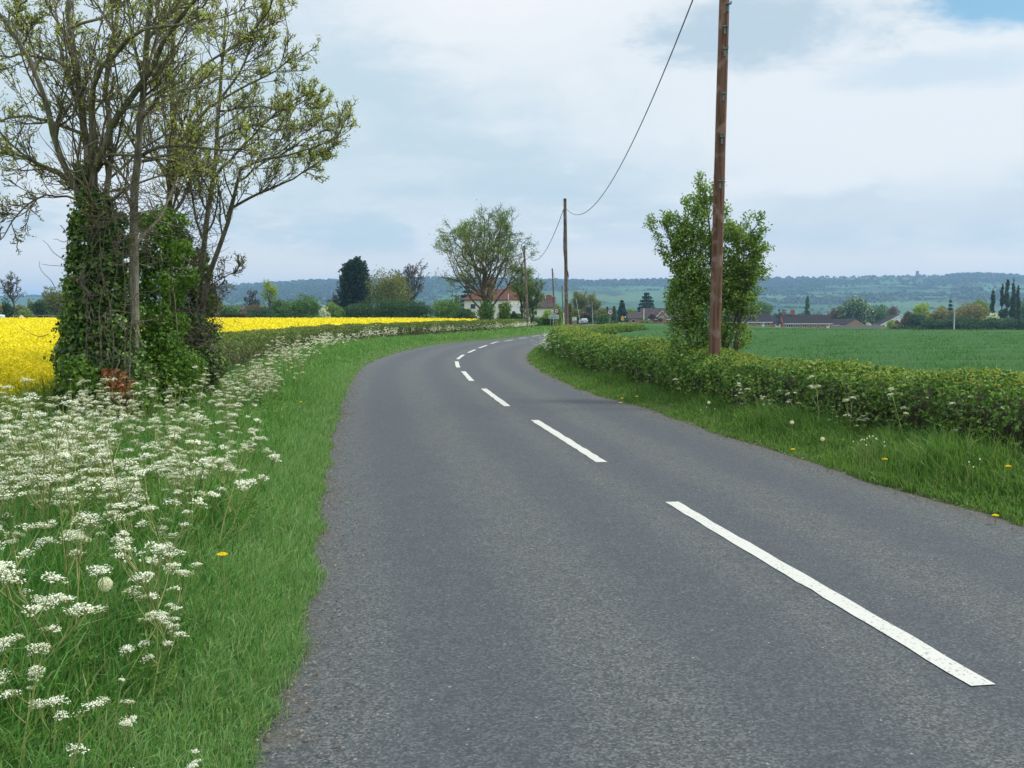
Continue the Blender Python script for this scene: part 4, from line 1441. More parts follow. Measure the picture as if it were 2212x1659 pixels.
limbs2 = [([(492, 470), (510, 441), (547, 427), (583, 408), (620, 394), (656, 372), (690, 350)], 7, 2.5, -.6),
          ([(466, 380), (500, 340), (540, 300), (600, 240), (650, 210)], 6, 2, -.8),
          ([(372, 330), (430, 250), (520, 190), (600, 150), (650, 110)], 8, 2, -.5),
          ([(372, 237), (430, 150), (520, 90), (590, 50), (630, 20)], 7, 2, .8),
          ([(474, 219), (520, 150), (560, 60), (600, -20)], 6, 2, .3),
          ([(368, 400), (335, 330), (320, 250), (330, 170)], 6, 2, 1.0),
          ([(470, 300), (540, 270), (610, 280), (690, 250)], 6, 2, 1.2),
          ([(380, 60), (440, 10), (500, -50)], 5, 2, -.6),
          ([(448, 620), (480, 602), (505, 590), (522, 565)], 3, 1.5, -.3),
          ([(510, 394), (560, 360), (640, 300), (700, 252)], 5, 1.2, .6),
          ([(600, 338), (660, 300), (715, 280), (752, 272)], 4, 1, .2),
          ([(640, 330), (690, 330), (725, 315)], 3, 1, -.2),
          ([(474, 240), (540, 230), (620, 235), (680, 205)], 5, 1.5, -.3),
          ([(480, 120), (540, 70), (580, 20), (590, -40)], 5, 2, -1),
          ([(452, 600), (470, 640), (462, 690), (448, 720)], 3, 1.5, -.4),
          ([(365, 470), (400, 420), (420, 350), (430, 280), (425, 200)], 7, 3, -.8),
          ([(440, 520), (415, 440), (410, 360), (418, 270)], 6, 2, .8)]
ivy2 = [(395, 520, 22, .2, 300), (430, 560, 22, .3, 300), (372, 500, 20, .2, 250), (440, 620, 24, .2, 400), (455, 660, 22, .1, 350), (360, 690, 38, 0, 900), (400, 690, 36, .2, 900), (435, 650, 24, .1, 500), (370, 620, 30, .1, 650), (410, 620, 24, .2, 450), (440, 590, 18, 0, 300), (450, 790, 40, -.2, 900), (365, 800, 44, 0, 900), (420, 840, 50, -.2, 1100), (390, 560, 22, .2, 300), (375, 640, 24, -.1, 500), (372, 720, 28, -.1, 700), (430, 700, 24, -.1, 500), (400, 760, 34, -.1, 900), (438, 780, 30, -.1, 700), (455, 720, 22, 0, 350), (380, 560, 16, 0, 250)]
big_ash('ash with several bare grey stems right of the ivy clad one', 17.0, boles2, limbs2, 33, ivy2,
        [(395, 620, 35, 50, 130, .6), (410, 720, 40, 50, 130, .7), (440, 790, 30, 40, 60, .6), (405, 520, 28, 45, 150, .6), (415, 440, 30, 40, 70, .6)])
r_ = np.random.default_rng(3)
c0 = at(345, 700, 14.6)
o = thing('shrub', 'bright green leafy shrub growing between the two ash trees', 'shrub', (c0[0], 14.6, 0))
off = np.array([c0[0], 14.6, 0])
mb = MB()
lb = [(*(at(a, b, 14.6 + d) - off), q * 14.6 / F, q * 14.6 / F, q * 14.6 / F) for a, b, q, d in
      [(305, 600, 24, 0), (300, 540, 22, 0), (318, 480, 24, .2), (352, 470, 26, .3), (395, 540, 24, .4), (405, 600, 26, .4), (310, 640, 26, 0), (308, 720, 30, 0), (305, 800, 40, 0), (330, 760, 44, .2), (375, 640, 26, .3), (380, 700, 30, .3), (370, 560, 26, .3), (310, 560, 20, .1), (335, 495, 34, 0), (350, 540, 38, .1), (325, 570, 26, 0), (340, 610, 32, 0), (335, 680, 34, 0), (350, 745, 42, 0), (340, 815, 52, -.2), (395, 800, 48, 0), (320, 870, 50, -.2), (375, 860, 50, -.2), (385, 480, 22, .2)]]
lobes_cloud(mb, lb, 20500, .05, r_, 0, .8, 1.1, inner=.5)
mb.build('foliage', 'bright_ivy', o)
mb = MB()
T = np.array([resample([(a, b, -.1), (a * 1.2, b, 1.0), (a * .6 + .05, b, 2.5)], 8, r_, .02) for a, b in ((-.1, 0), (.1, .05), (0, -.1), (.2, .1))])
mb.tubes(T, np.tile(np.linspace(.018, .006, 8), (4, 1)), 5)
mb.build('stem', 'twig', o)
c0 = at(250, 815, 13.0)
o = thing('bramble', 'patch of brambles with dead rusty leaves at the ivy tree foot', 'bramble', (c0[0], 13.0, 0))
mb = MB()
lobes_cloud(mb, [(.05, -.05, .62, .20, .15, .22), (-.08, 0, .75, .12, .12, .12), (.12, 0, .42, .16, .12, .14)], 420, .06, r_, 0, .6, .6, inner=.2)
lobes_cloud(mb, [(-.45, -.1, .75, .28, .2, .28), (-.3, 0, .45, .35, .25, .3), (.3, 0, .35, .3, .2, .28)], 1500, .06, r_, 1, .8, 1.0, inner=.4)
n_ = 60
st = r_.normal(size=(n_, 3)) * np.array([.3, .15, .05]) + np.array([0, 0, .05])
d_ = unit(r_.normal(size=(n_, 3)) * .5 + np.array([0, 0, 1]))
pp_ = [st]
for _ in range(6):
    d_ = unit(d_ + r_.normal(size=d_.shape) * .25)
    pp_.append(pp_[-1] + d_ * .12)
mb.tubes(np.stack(pp_, 1), np.tile(np.linspace(.006, .002, 7), (n_, 1)), 4, 2)
mb.build('foliage', ['dead_leaf', 'bright_ivy', 'dead_twig'], o)

# ------------------------------------------------------------------ the hawthorn by the near pole
r_ = np.random.default_rng(14)
HY_ = 18.0
c0 = at(1535, 780, HY_)
o = thing('hawthorn', 'tall leafy hawthorn rising from the right hedge behind the pole', 'tree', (c0[0], HY_, 0))
off = np.array([c0[0], HY_, 0])
st = [([(1500, 900), (1495, 760), (1490, 620), (1495, 500), (1520, 410)], 9, 3, 0), ([(1545, 900), (1550, 760), (1540, 600), (1530, 470), (1522, 400)], 10, 3, .3), ([(1580, 900), (1590, 740), (1605, 600), (1612, 520), (1640, 480)], 8, 2.5, -.2),
      ([(1530, 900), (1570, 700), (1590, 560), (1600, 480)], 8, 3, .4), ([(1490, 900), (1480, 700), (1460, 560), (1435, 480)], 7, 2, .1), ([(1520, 900), (1510, 640), (1480, 520), (1490, 440)], 8, 2, .5), ([(1560, 800), (1600, 640), (1616, 555), (1640, 505)], 5, 1.2, 0), ([(1515, 800), (1485, 620), (1462, 540), (1432, 492)], 5, 1.2, 0),
      ([(1575, 780), (1612, 650), (1640, 590), (1648, 560)], 5, 1.5, .2)]
P1, R1 = limbs3d(st, HY_, r_, 12)
P1[:, 0, 2] = -.05
mb = MB()
mb.tubes(P1 - off, R1, 7)
mb.build('trunk', 'bark', o)
mc = MB()
P2, R2 = spawn(r_, P1, R1, 17, .3, 1.0, .75, .2, .22, 6, .12, .1, .5, .004, lmax=.75)
P3, R3 = spawn(r_, P2, R2, 6, .2, 1.0, .7, .2, .55, 5, .15, .06, .6, .003)
mc.tubes(P2 - off, R2, 4, 1)
mc.tubes(P3 - off, R3, 3, 1)
tufts(mc, np.concatenate([P3[:, -1], P3[:, 3], P3[:, 2], P2[:, -1]]) - off, r_, 7, .046, .036, 0, .5, .7)
lb = [(*(at(a, b, HY_ + d) - off), q * HY_ / F, q * HY_ / F, q * HY_ / F) for a, b, q, d in
      [(1480, 520, 34, 0), (1490, 590, 40, 0), (1535, 540, 36, .3), (1540, 620, 45, 0), (1480, 660, 42, 0), (1540, 690, 45, 0), (1590, 600, 26, 0), (1595, 660, 26, .2), (1485, 730, 42, -.1), (1545, 745, 38, .2), (1515, 460, 24, .1), (1475, 780, 40, -.2), (1570, 560, 24, 0), (1500, 440, 24, 0), (1528, 418, 22, .1), (1462, 505, 24, .1), (1612, 525, 24, 0), (1632, 550, 16, 0), (1580, 505, 22, 0), (1500, 480, 30, 0), (1610, 590, 26, .1), (1452, 560, 20, 0), (1455, 640, 22, 0), (1600, 720, 26, .1), (1572, 500, 26, 0), (1592, 545, 24, .1), (1560, 455, 20, 0), (1590, 620, 28, 0), (1580, 580, 26, .2), (1525, 800, 20, -1.9), (1556, 806, 17, -1.9), (1543, 824, 20, -2.0), (1500, 815, 30, -.6), (1590, 800, 30, -.4), (1480, 830, 34, -.5)]]
lobes_cloud(mc, lb, 22000, .046, r_, 0, .75, 1.0, inner=.45)
mc.build('crown', ['thorn_leaf', 'twig'], o)


# ------------------------------------------------------------------ poles, steps and the cable
M['pole_grey'] = bark_mat('weathered_pole', (.085, .062, .050), (.19, .145, .12), 20, .05, (.22, .18, .155))


def pole(label, y, base_px, top, r0, r1):
    """a wooden pole from the ground under base_px to top = (px, py), both y metres ahead"""
    b = at(base_px, 800, y)
    tp = at(top[0], top[1], y)
    g = gz(b[0], y)
    o = thing('wooden_pole', label, 'pole', (b[0], y, g), group='wooden poles along the road')
    off = np.array([b[0], y, g])
    mb_ = MB()
    pts_ = resample([(0, 0, -.4), (tp - off) * .5, tp - off], 24)
    mb_.tubes(pts_, np.linspace(r0, r1, 24) * (1 + .012 * rng.normal(size=24)), 18, caps=True)
    mb_.build('shaft', 'pole' if y < 30 else 'pole_grey', o, smooth=True)
    return o, off, tp


NP_Y = 16.8
pz_top = at(1572, -105, NP_Y)
o1, off1, tp1 = pole('tall brown wooden pole with metal steps standing in the right hedge', NP_Y, 1541, (1569, -150), .104, .080)
ax = unit(tp1 - np.array([off1[0], NP_Y, 0]))
for px_, py_ in [(1568, 60), (1568, 108), (1564.5, 204), (1561.5, 297), (1557.5, 392), (1575, 12)]:
    q = at(px_, py_, NP_Y)
    zc = q[2]
    mb = MB()
    sx_ = q[0] - .028
    yy = NP_Y - .086
    mb.box((sx_ - off1[0], yy - off1[1] - .012, zc), (.075, .05, .020))
    mb.box((sx_ - off1[0] + .036, yy - off1[1] - .02, zc + .016), (.018, .04, .042))
    mb.box((sx_ - off1[0] - .005, yy - off1[1] + .004, zc - .06), (.026, .03, .10))
    mb.tubes([(sx_ - off1[0] - .005, yy - off1[1] + .02, zc - .115), (sx_ - off1[0] - .005, yy - off1[1] - .025, zc - .118)], [.017, .014], 8, caps=True)
    mb.build('step', 'steel', o1)
o2, off2, tp2 = pole('wooden pole with black cable beyond the right hedge bend', 58, 1224.5, (1220.3, 429), .117, .088)
mb = MB()
cp = [at(1217.6, 452, 57.86) - off2, at(1218.0, 480, 57.87) - off2, at(1219.5, 560, 57.85) - off2, at(1226, 590, 57.80) - off2, at(1228.3, 600, 57.88) - off2, at(1226.6, 586, 57.87) - off2]
mb.tubes(resample(cp, 40), np.full(40, .02), 6)
mb.build('cable_loop', 'black', o2)
for py_ in (478, 512, 555, 575):
    q = at(1222, py_, 57.87) - off2
    mb = MB()
    mb.box(q, (.05, .04, .03))
    mb.build('clip', 'steel', o2)
o3, off3, tp3 = pole('wooden pole on the left verge in front of the small ash', 110, 1141, (1132, 531), .135, .10)
o4, off4, tp4 = pole('farther wooden pole rising behind the village sign', 150, 1199, (1193, 580), .135, .10)
o5, off5, tp5 = pole('short distant pole with black top beside the nearest of three poles', 205, 1217, (1214, 617), .14, .10)


def cable(label, a, b, sag, rad, k=48):
    a, b = np.asarray(a, float), np.asarray(b, float)
    u = np.linspace(0, 1, k)[:, None]
    pts_ = a * (1 - u) + b * u - np.array([0, 0, 1.]) * 4 * sag * u * (1 - u)
    mb_ = MB()
    mb_.tubes(pts_ - a, np.full(k, rad), 6)
    return tag(mb_.build('overhead_cable', 'black', loc=tuple(a)), label, 'cable')


pa = off1 + ax * (7.9 / ax[2])
cable('black overhead cable sagging from the nearest tall pole to the second pole', pa + np.array([-.09, 0, 0]), at(1222, 449, 58), 1.95, .013)
cable('black overhead cable sagging between the second and the verge pole', at(1217.5, 452, 58), at(1134, 541, 110), 1.9, .02)
cable('thin overhead cable between the two most distant poles', at(1195, 588, 150), at(1214.5, 628, 205), 1.2, .02)

# stay wire with its pale guard, lamp post, white marker post
p0 = at(1253.6, 699, 200)
mb = MB()
mb.tubes([(0, 0, 0), tuple(at(1244.5, 645, 200) - p0)], [.035, .03], 6, caps=True)
tag(mb.build('stay_post', 'mint', loc=tuple(p0)), 'thin pale green leaning stay left of the parked silver car', 'post')
p0 = at(1281, 694, 236)
p0[2] = gz(p0[0], 236)
o = thing('lamp_post', 'slim pale lamp post right of the parked silver car', 'lamp post', tuple(p0))
tp_ = at(1278.6, 651, 236) - p0
mb = MB()
mb.tubes([(0, 0, 0), tuple(tp_ * .5), tuple(tp_)], [.06, .05, .04], 8, caps=True)
mb.build('column', 'pole_pale', o)
mb = MB()
mb.box(tuple(tp_ + np.array([.15, 0, .02])), (.55, .2, .1))
mb.build('lamp_head', 'steel', o)
p0 = at(1218, 697, 128)
mb = MB()
mb.tubes([(0, 0, -.2), (-.03, 0, 1.25)], [.05, .05], 8, caps=True)
tag(mb.build('marker_post', 'white', loc=tuple(p0)), 'plain white post on the verge right of the village sign', 'post')
p0 = at(993, 676, 190)
mb = MB()
mb.tubes([(0, 0, -1.5), (0, 0, 3.3)], [.09, .07], 8, caps=True)
tag(mb.build('grey_post', 'wood_pale', loc=tuple(p0)), 'slim grey post above the bushes left of the white house', 'post')
p0 = at(1390.8, 690, 330)
mb = MB()
mb.tubes([(0, 0, -2), (0, 0, 3.6)], [.13, .10], 8, caps=True)
tag(mb.build('white_pole', 'white', loc=tuple(p0)), 'white pole at the left corner of the brown roofed house', 'pole')


# ------------------------------------------------------------------ road signs
def text(body, size, mat_, parent, loc, bold=.0):
    c = bpy.data.curves.new('lettering', 'FONT')
    c.body, c.size, c.align_x, c.align_y = body, size, 'CENTER', 'CENTER'
    c.extrude, c.offset = .002, bold
    c.materials.append(M[mat_])
    tmp = bpy.data.objects.new('lettering', c)
    o_ = bpy.data.objects.new('lettering', bpy.data.meshes.new_from_object(tmp))
    bpy.data.objects.remove(tmp)
    COL.objects.link(o_)
    o_.parent = parent
    o_.location = loc
    o_.rotation_euler = (R(90), 0, 0)
    return o_


def disc(mb_, c, r0, y0, y1, k=40):
    a = np.arange(k) * 2 * math.pi / k
    v0 = np.stack([c[0] + r0 * np.cos(a), np.full(k, y0), c[1] + r0 * np.sin(a)], 1)
    v1 = v0.copy()
    v1[:, 1] = y1
    n_ = mb_.nv
    mb_.poly(np.concatenate([v0, v1]), [list(range(k)), list(range(2 * k - 1, k - 1, -1))] + [[j, k + j, k + (j + 1) % k, (j + 1) % k] for j in range(k)])


def speed_sign(label, px, y, cy_, rad_px):
    b = at(px, cy_, y)
    g = gz(b[0], y)
    zc = b[2] - g
    rd = rad_px * y / F
    o = thing('speed_sign', label, 'road sign', (b[0], y, g), group='thirty mile speed limit signs')
    mb_ = MB()
    mb_.tubes([(0, .05, -.3), (0, .05, zc + rd * .5)], [.045, .045], 10, caps=True)
    mb_.build('post', 'steel', o)
    mb_ = MB()
    disc(mb_, (0, zc), rd, -.02, .0)
    mb_.build('red_ring', 'sign_red', o)
    mb_ = MB()
    disc(mb_, (0, zc), rd * .70, -.028, -.021)
    mb_.build('white_face', 'white', o)
    text('30', rd * 1.02, 'ink', o, (0, -.036, zc), .012)
    return o


speed_sign('round 30 speed sign behind the village sign on the left verge', 1202.3, 130, 671.5, 5.6)
speed_sign('round 30 speed sign on a tall post above the right hedge', 1318, 112, 674.5, 6.1)

b = at(1196, 688.3, 127)
o = thing('village_sign', 'pale blue village name board with curved top on the left verge', 'road sign', (b[0], 127, gz(b[0], 127)))
zb = b[2] - gz(b[0], 127)
W_, H_ = 22.4 * 127 / F, 7.6 * 127 / F
top_c = [(-W_ / 2, 0), (W_ / 2, 0), (W_ / 2, H_)]
for u in np.linspace(.88, -.88, 23):
    top_c.append((u * W_ / 2 * .8, H_ + 4.4 * 127 / F * (.5 + .5 * math.cos(math.pi * u / .88))**1.0))
top_c.append((-W_ / 2, H_))


def slab(pts2, y0, y1, mat_, name, parent, zoff=0.0, sc_=1.0):
    k = len(pts2)
    v = [(p_[0] * sc_, y0, p_[1] * sc_ + zoff) for p_ in pts2] + [(p_[0] * sc_, y1, p_[1] * sc_ + zoff) for p_ in pts2]
    mb_ = MB()
    mb_.poly(v, [list(range(k)), list(range(2 * k - 1, k - 1, -1))] + [[j, k + j, k + (j + 1) % k, (j + 1) % k] for j in range(k)])
    return mb_.build(name, mat_, parent)


slab(top_c, -.03, 0, 'white', 'board', o, zb)
slab(top_c, -.036, -.031, 'sign_grey', 'face', o, zb + .03, .955)
for sx_ in (-.42, .42):
    mb = MB()
    mb.tubes([(sx_, .05, -.3), (sx_, .05, zb + H_ * .8)], [.04, .04], 8, caps=True)
    mb.build('post', 'wood_pale', o)
r_ = np.random.default_rng(2)
# the name and two small lines, too far to read
for zc, wl, hl, k, mi in ((zb + H_ * .42, .90, .105, 13, 0), (zb + H_ * .74, .36, .05, 9, 1), (zb + H_ * .16, .52, .045, 15, 1)):
    mb = MB()
    for j in range(k):
        xx = (j / (k - 1) - .5) * wl * W_ * .92
        bw = wl * W_ / k * .62
        mb.box((xx - bw * .32, -.0395, zc), (bw * .26, .005, hl), mi=mi)
        if r_.random() < .7:
            mb.box((xx + bw * .32, -.0395, zc), (bw * .26, .005, hl), mi=mi)
        mb.box((xx, -.0395, zc + (r_.random() - .5) * hl * .8), (bw * .375, .005, hl * .24), mi=mi)
    mb.build('lettering', ['ink', 'ink_soft'], o)
mb = MB()
mb.poly([(-.10, -.0395, zb + H_ + .16), (.10, -.0395, zb + H_ + .16), (.10, -.0395, zb + H_ + .06), (0, -.0395, zb + H_ - .06), (-.10, -.0395, zb + H_ + .06)], [[0, 4, 3, 2, 1]])
mb.build('crest', 'ink_soft', o)

b = at(1344.7, 694, 150)
o = thing('warning_sign', 'amber board with a white edged warning triangle beyond the right hedge end', 'road sign', (b[0], 150, gz(b[0], 150)))
zs = at(1344.7, 692, 150)[2] - gz(b[0], 150)
sw, sh = 6.6 * 150 / F, 9.6 * 150 / F
slab([(-sw / 2, 0), (sw / 2, 0), (sw / 2, sh * .6), (sw * .22, sh), (-sw * .22, sh), (-sw / 2, sh * .6)], -.02, 0, 'amber', 'backing_board', o, zs)
slab([(-sw * .40, sh * .22), (sw * .40, sh * .22), (0, sh * .95)], -.028, -.021, 'sign_red', 'triangle_border', o, zs)
slab([(-sw * .27, sh * .30), (sw * .27, sh * .30), (0, sh * .78)], -.036, -.029, 'white', 'triangle_face', o, zs)
slab([(-.035, sh * .34), (.035, sh * .34), (.035, sh * .6), (-.035, sh * .6)], -.044, -.037, 'ink', 'symbol', o, zs)
mb = MB()
mb.tubes([(0, .04, -.3), (0, .04, zs + sh * .8)], [.04, .04], 8, caps=True)
mb.build('post', 'steel', o)
b = at(1350.6, 694, 152)
o = thing('small_round_sign', 'tiny round white sign on a thin post beside the amber board', 'road sign', (b[0], 152, gz(b[0], 152)))
zs = at(1350.6, 684.5, 152)[2] - gz(b[0], 152)
mb = MB()
disc(mb, (0, zs), .11, -.02, 0)
mb.build('face', 'white', o)
mb = MB()
mb.tubes([(0, .04, -.3), (0, .04, zs)], [.03, .03], 8, caps=True)
mb.build('post', 'steel', o)

b = at(1241, 701, 132)
o = thing('notice_box', 'white notice board on a grey stone base beside the road', 'notice', (b[0], 132, b[2]))
mb = MB()
mb.box((0, 0, .1), (.78, .4, 1.2))
mb.build('base', 'wood_pale', o)
o.scale = (.76, .76, .76)
mb = MB()
mb.box((0, -.02, .98), (.74, .3, .55))
mb.build('board', 'white', o)
mb = MB()
mb.box((-.1, -.176, 1.0), (.34, .008, .12))
mb.build('picture', 'ink_soft', o)
mb = MB()
mb.box((.12, -.176, .78), (.4, .008, .05))
mb.build('red_strip', 'sign_red', o)


# ------------------------------------------------------------------ cars
def car(label, px, py_, y, rz, paint, L=4.0, Wd=1.72, Hh=1.48, group=None):
    b = at(px, py_, y)
    o = thing('parked_car', label, 'car', tuple(b), rz)
    # body: cross sections along the length (y away), rear end first
    sec = [(0.0, .42, .95, .80), (.06, .30, 1.0, .84), (.5, .22, 1.02, .86), (1.3, .20, .98, .86), (2.6, .20, .96, .86), (3.4, .24, .86, .84), (3.85, .32, .74, .80), (4.0, .42, .64, .72)]
    mb_ = MB()
    v, k = [], 8
    for (yy, z0, z1, hw) in sec:
        hw = hw * Wd / 1.72
        v += [(-hw * .9, yy, z0), (-hw, yy, z0 + .12), (-hw, yy, z1 - .14), (-hw * .93, yy, z1), (hw * .93, yy, z1), (hw, yy, z1 - .14), (hw, yy, z0 + .12), (hw * .9, yy, z0)]
    fs = [list(range(8))] + [list(range(8 * len(sec) - 1, 8 * len(sec) - 9, -1))]
    for j in range(len(sec) - 1):
        fs += [[8 * j + a, 8 * (j + 1) + a, 8 * (j + 1) + (a + 1) % 8, 8 * j + (a + 1) % 8] for a in range(8)]
    mb_.poly(v, fs)
    cab = [(.10, .98, .76), (.42, Hh - .04, .60), (.8, Hh, .60), (1.9, Hh - .02, .60), (2.85, .94, .76)]
    v = []
    for yy, z_, hw in cab:
        hw = hw * Wd / 1.72
        v += [(-hw, yy, z_), (hw, yy, z_)]
    nb = len(cab)
    low = [(.10, .96, .77), (2.85, .92, .77)]
    v += [(-.77, .10, .95), (.77, .10, .95), (-.77, 2.85, .93), (.77, 2.85, .93)]
    fs = [[2 * j, 2 * j + 1, 2 * j + 3, 2 * j + 2] for j in range(nb - 1)]
    fs += [[2 * nb, 0, 2, 4, 6, 8, 2 * nb + 2], [2 * nb + 1, 2 * nb + 3, 9, 7, 5, 3, 1]]
    mb_.poly(v, fs)
    mb_.build('body', paint, o)
    mb_ = MB()
    mb_.poly([(-.62, .135, 1.04), (.62, .135, 1.04), (.50, .385, 1.37), (-.50, .385, 1.37)], [[0, 1, 2, 3]])
    mb_.build('rear_window', 'glass', o)
    for s_ in (-1, 1):
        mb_ = MB()
        mb_.poly([(s_ * .765, .45, 1.02), (s_ * .765, 2.55, 1.0), (s_ * .645, 1.85, 1.38), (s_ * .64, .62, 1.38)], [[0, 1, 2, 3] if s_ > 0 else [3, 2, 1, 0]])
        mb_.build('side_window', 'glass', o)
        mb_ = MB()
        mb_.box((s_ * .74, -.005, .78), (.2, .05, .30))
        mb_.build('tail_lamp', 'tail_red', o)
        mb_ = MB()
        mb_.box((s_ * .98, 2.35, 1.0), (.16, .12, .13))
        mb_.build('wing_mirror', paint, o)
        for yy in (.72, 3.2):
            mb_ = MB()
            mb_.tubes([(s_ * .70, yy, .31), (s_ * .88, yy, .31)], [.31, .31], 18, caps=True)
            wh = mb_.build('wheel', 'black', o)
            mb_ = MB()
            mb_.tubes([(s_ * .875, yy, .31), (s_ * .89, yy, .31)], [.19, .19], 14, caps=True)
            mb_.build('rim', 'silver', wh)
    mb_ = MB()
    mb_.box((0, -.012, .70), (.52, .02, .11))
    mb_.build('number_plate', 'white', o)
    return o


car('silver hatchback parked tail towards us under the garden bushes', 1263.5, 701, 240, R(8), 'silver')
car('blue grey car half hidden behind the fence by the white gabled house', 1897, 708.5, 396, R(70), 'car_blue')


# ------------------------------------------------------------------ houses
def wall_prism(mb_, W, D, e, r, along='x', mi=0, z0=-1.0):
    if along == 'x':
        v = [(-W / 2, 0, z0), (W / 2, 0, z0), (W / 2, D, z0), (-W / 2, D, z0), (-W / 2, 0, e), (W / 2, 0, e), (W / 2, D, e), (-W / 2, D, e), (-W / 2, D / 2, r), (W / 2, D / 2, r)]
        f = [[0, 1, 5, 4], [2, 3, 7, 6], [1, 2, 6, 9, 5], [3, 0, 4, 8, 7]]
    else:
        v = [(-W / 2, 0, z0), (W / 2, 0, z0), (W / 2, D, z0), (-W / 2, D, z0), (-W / 2, 0, e), (W / 2, 0, e), (W / 2, D, e), (-W / 2, D, e), (0, 0, r), (0, D, r)]
        f = [[0, 1, 5, 8, 4], [2, 3, 7, 9, 6], [1, 2, 6, 5], [3, 0, 4, 7]]
    mb_.poly(v, f, mi)


def slab3(mb_, quad, th=.14, mi=0):
    """a roof plane with thickness"""
    q = np.array(quad, float)
    nrm = np.cross(q[1] - q[0], q[-1] - q[0])
    nrm /= np.linalg.norm(nrm)
    if nrm[2] < 0:
        nrm = -nrm
    k = len(q)
    mb_.poly(np.concatenate([q, q + nrm * th]), [list(range(k - 1, -1, -1)), list(range(k, 2 * k))] + [[j, (j + 1) % k, k + (j + 1) % k, k + j] for j in range(k)], mi)


def gable_roof(mb_, W, D, e, r, along='x', ov=.3):
    dz = (r - e) / ((D if along == 'x' else W) / 2) * ov
    if along == 'x':
        a = W / 2 + ov * .5
        slab3(mb_, [(-a, -ov, e - dz), (a, -ov, e - dz), (a, D / 2, r), (-a, D / 2, r)])
        slab3(mb_, [(a, D + ov, e - dz), (-a, D + ov, e - dz), (-a, D / 2 + .01, r), (a, D / 2 + .01, r)])
    else:
        a0, a1 = -ov * .5, D + ov * .5
        slab3(mb_, [(-W / 2 - ov, a0, e - dz), (-W / 2 - ov, a1, e - dz), (0, a1, r), (0, a0, r)])
        slab3(mb_, [(W / 2 + ov, a1, e - dz), (W / 2 + ov, a0, e - dz), (.01, a0, r), (.01, a1, r)])


def hip_roof(mb_, W, D, e, r, ov=.35, hip=None):
    hip = hip or D / 2
    a, b0, b1 = W / 2 + ov, -ov, D + ov
    slab3(mb_, [(-a, b0, e), (a, b0, e), (W / 2 - hip, D / 2, r), (-W / 2 + hip, D / 2, r)])
    slab3(mb_, [(a, b1, e), (-a, b1, e), (-W / 2 + hip, D / 2, r), (W / 2 - hip, D / 2, r)])
    slab3(mb_, [(-a, b1, e), (-a, b0, e), (-W / 2 + hip, D / 2, r)])
    slab3(mb_, [(a, b0, e), (a, b1, e), (W / 2 - hip, D / 2, r)])


def window(o, x, z, w_, h_, y=-.03, door=False):
    mb_ = MB()
    mb_.box((x, y, z), (w_, .08, h_))
    f = mb_.build('door' if door else 'window', 'white', o)
    mb_ = MB()
    if door:
        mb_.box((x - w_ * .1, y - .043, z + h_ * .2), (w_ * .5, .01, h_ * .4))
    else:
        nl = max(1, int(round(w_ / .8)))
        for k in range(nl):
            mb_.box((x + (k - (nl - 1) / 2) * w_ / nl, y - .043, z), (w_ / nl - .14, .01, h_ - .18))
    mb_.build('pane', 'glass', f)
    return f


def chimney(o, x, y, z0, z1, w_, mat_='brick_red', pots=1, roof=None):
    mb_ = MB()
    mb_.box((x, y, (z0 + z1) / 2), (w_, .8, z1 - z0))
    mb_.box((x, y, z1 + .06), (w_ + .14, .94, .12))
    ch = mb_.build('chimney', mat_, roof or o)
    for k in range(pots):
        mb_ = MB()
        mb_.tubes([(x + (k - (pots - 1) / 2) * .4, y, z1 + .12), (x + (k - (pots - 1) / 2) * .4, y, z1 + .45)], [.13, .11], 8, caps=True)
        mb_.build('chimney_pot', 'brick_tan', ch if roof is None else roof)
    return ch


def house(name, label, px, y, W, D, e, r, along, wmat, rmat, rz=0.0, cat='house', kind='gable', fascia=False, hip=None):
    x = (px - 1106) / F * y
    o = thing(name, label, cat, (x, y, gz(x, y)), rz)
    mb_ = MB()
    if kind == 'hip':
        mb_.box((0, D / 2, e / 2 - .5), (W, D, e + 1))
    else:
        wall_prism(mb_, W, D, e, r - .02, along)
    mb_.build('wall', wmat, o)
    mb_ = MB()
    (hip_roof(mb_, W, D, e + .02, r, hip=hip) if kind == 'hip' else gable_roof(mb_, W, D, e, r, along))
    rf = mb_.build('roof', rmat, o)
    if fascia:
        mb_ = MB()
        mb_.box((0, -.42, e - .30), (W + .3, .06, .28))
        mb_.build('fascia', 'white', o)
    return o, rf


o, rf = house('white_house', 'cream house with red hipped roof behind the large ash', 1068, 215, 12.6, 8, 4.9, 7.3, 'x', 'cream', 'roof_red', R(4), kind='hip', hip=2.6)
chimney(o, 3.9, 4, 6.4, 8.5, 1.9, roof=rf, pots=2)
chimney(o, -.9, 4, 6.4, 9.6, 2.2, roof=rf, pots=2)
mb = MB()
mb.box((4.3, -1.2, 1.6), (2.1, 2.36, 4.6))
mb.build('porch', 'white', o)
for x_, z_ in ((-4.6, 3.6), (-1.8, 3.6), (1.4, 3.6)):
    window(o, x_, z_, 1.2, 1.2)
window(o, 4.0, 2.2, .8, .9, y=-2.41)
mb = MB()
mb.tubes([(3.0, -.42, 5.0), (3.0, -.42, 6.3)], [.06, .06], 6, caps=True)
mb.build('vent_pipe', 'white', rf)
o, rf = house('white_house', 'farther white house with brown hipped roof behind the village sign', 1166, 252, 9.4, 8, 3.8, 6.1, 'x', 'cream', 'roof_grey', R(-6), kind='hip', hip=3.2)
chimney(o, 2.0, 4, 5.4, 7.0, 1.5, roof=rf, pots=2)
chimney(o, 0.6, 4.5, 5.4, 6.9, .7, roof=rf)
chimney(o, 3.2, 5, 4.6, 6.6, .9, roof=rf)
window(o, -1.2, 2.6, 1.1, 1.1)
window(o, 2.0, 2.6, 1.1, 1.1)

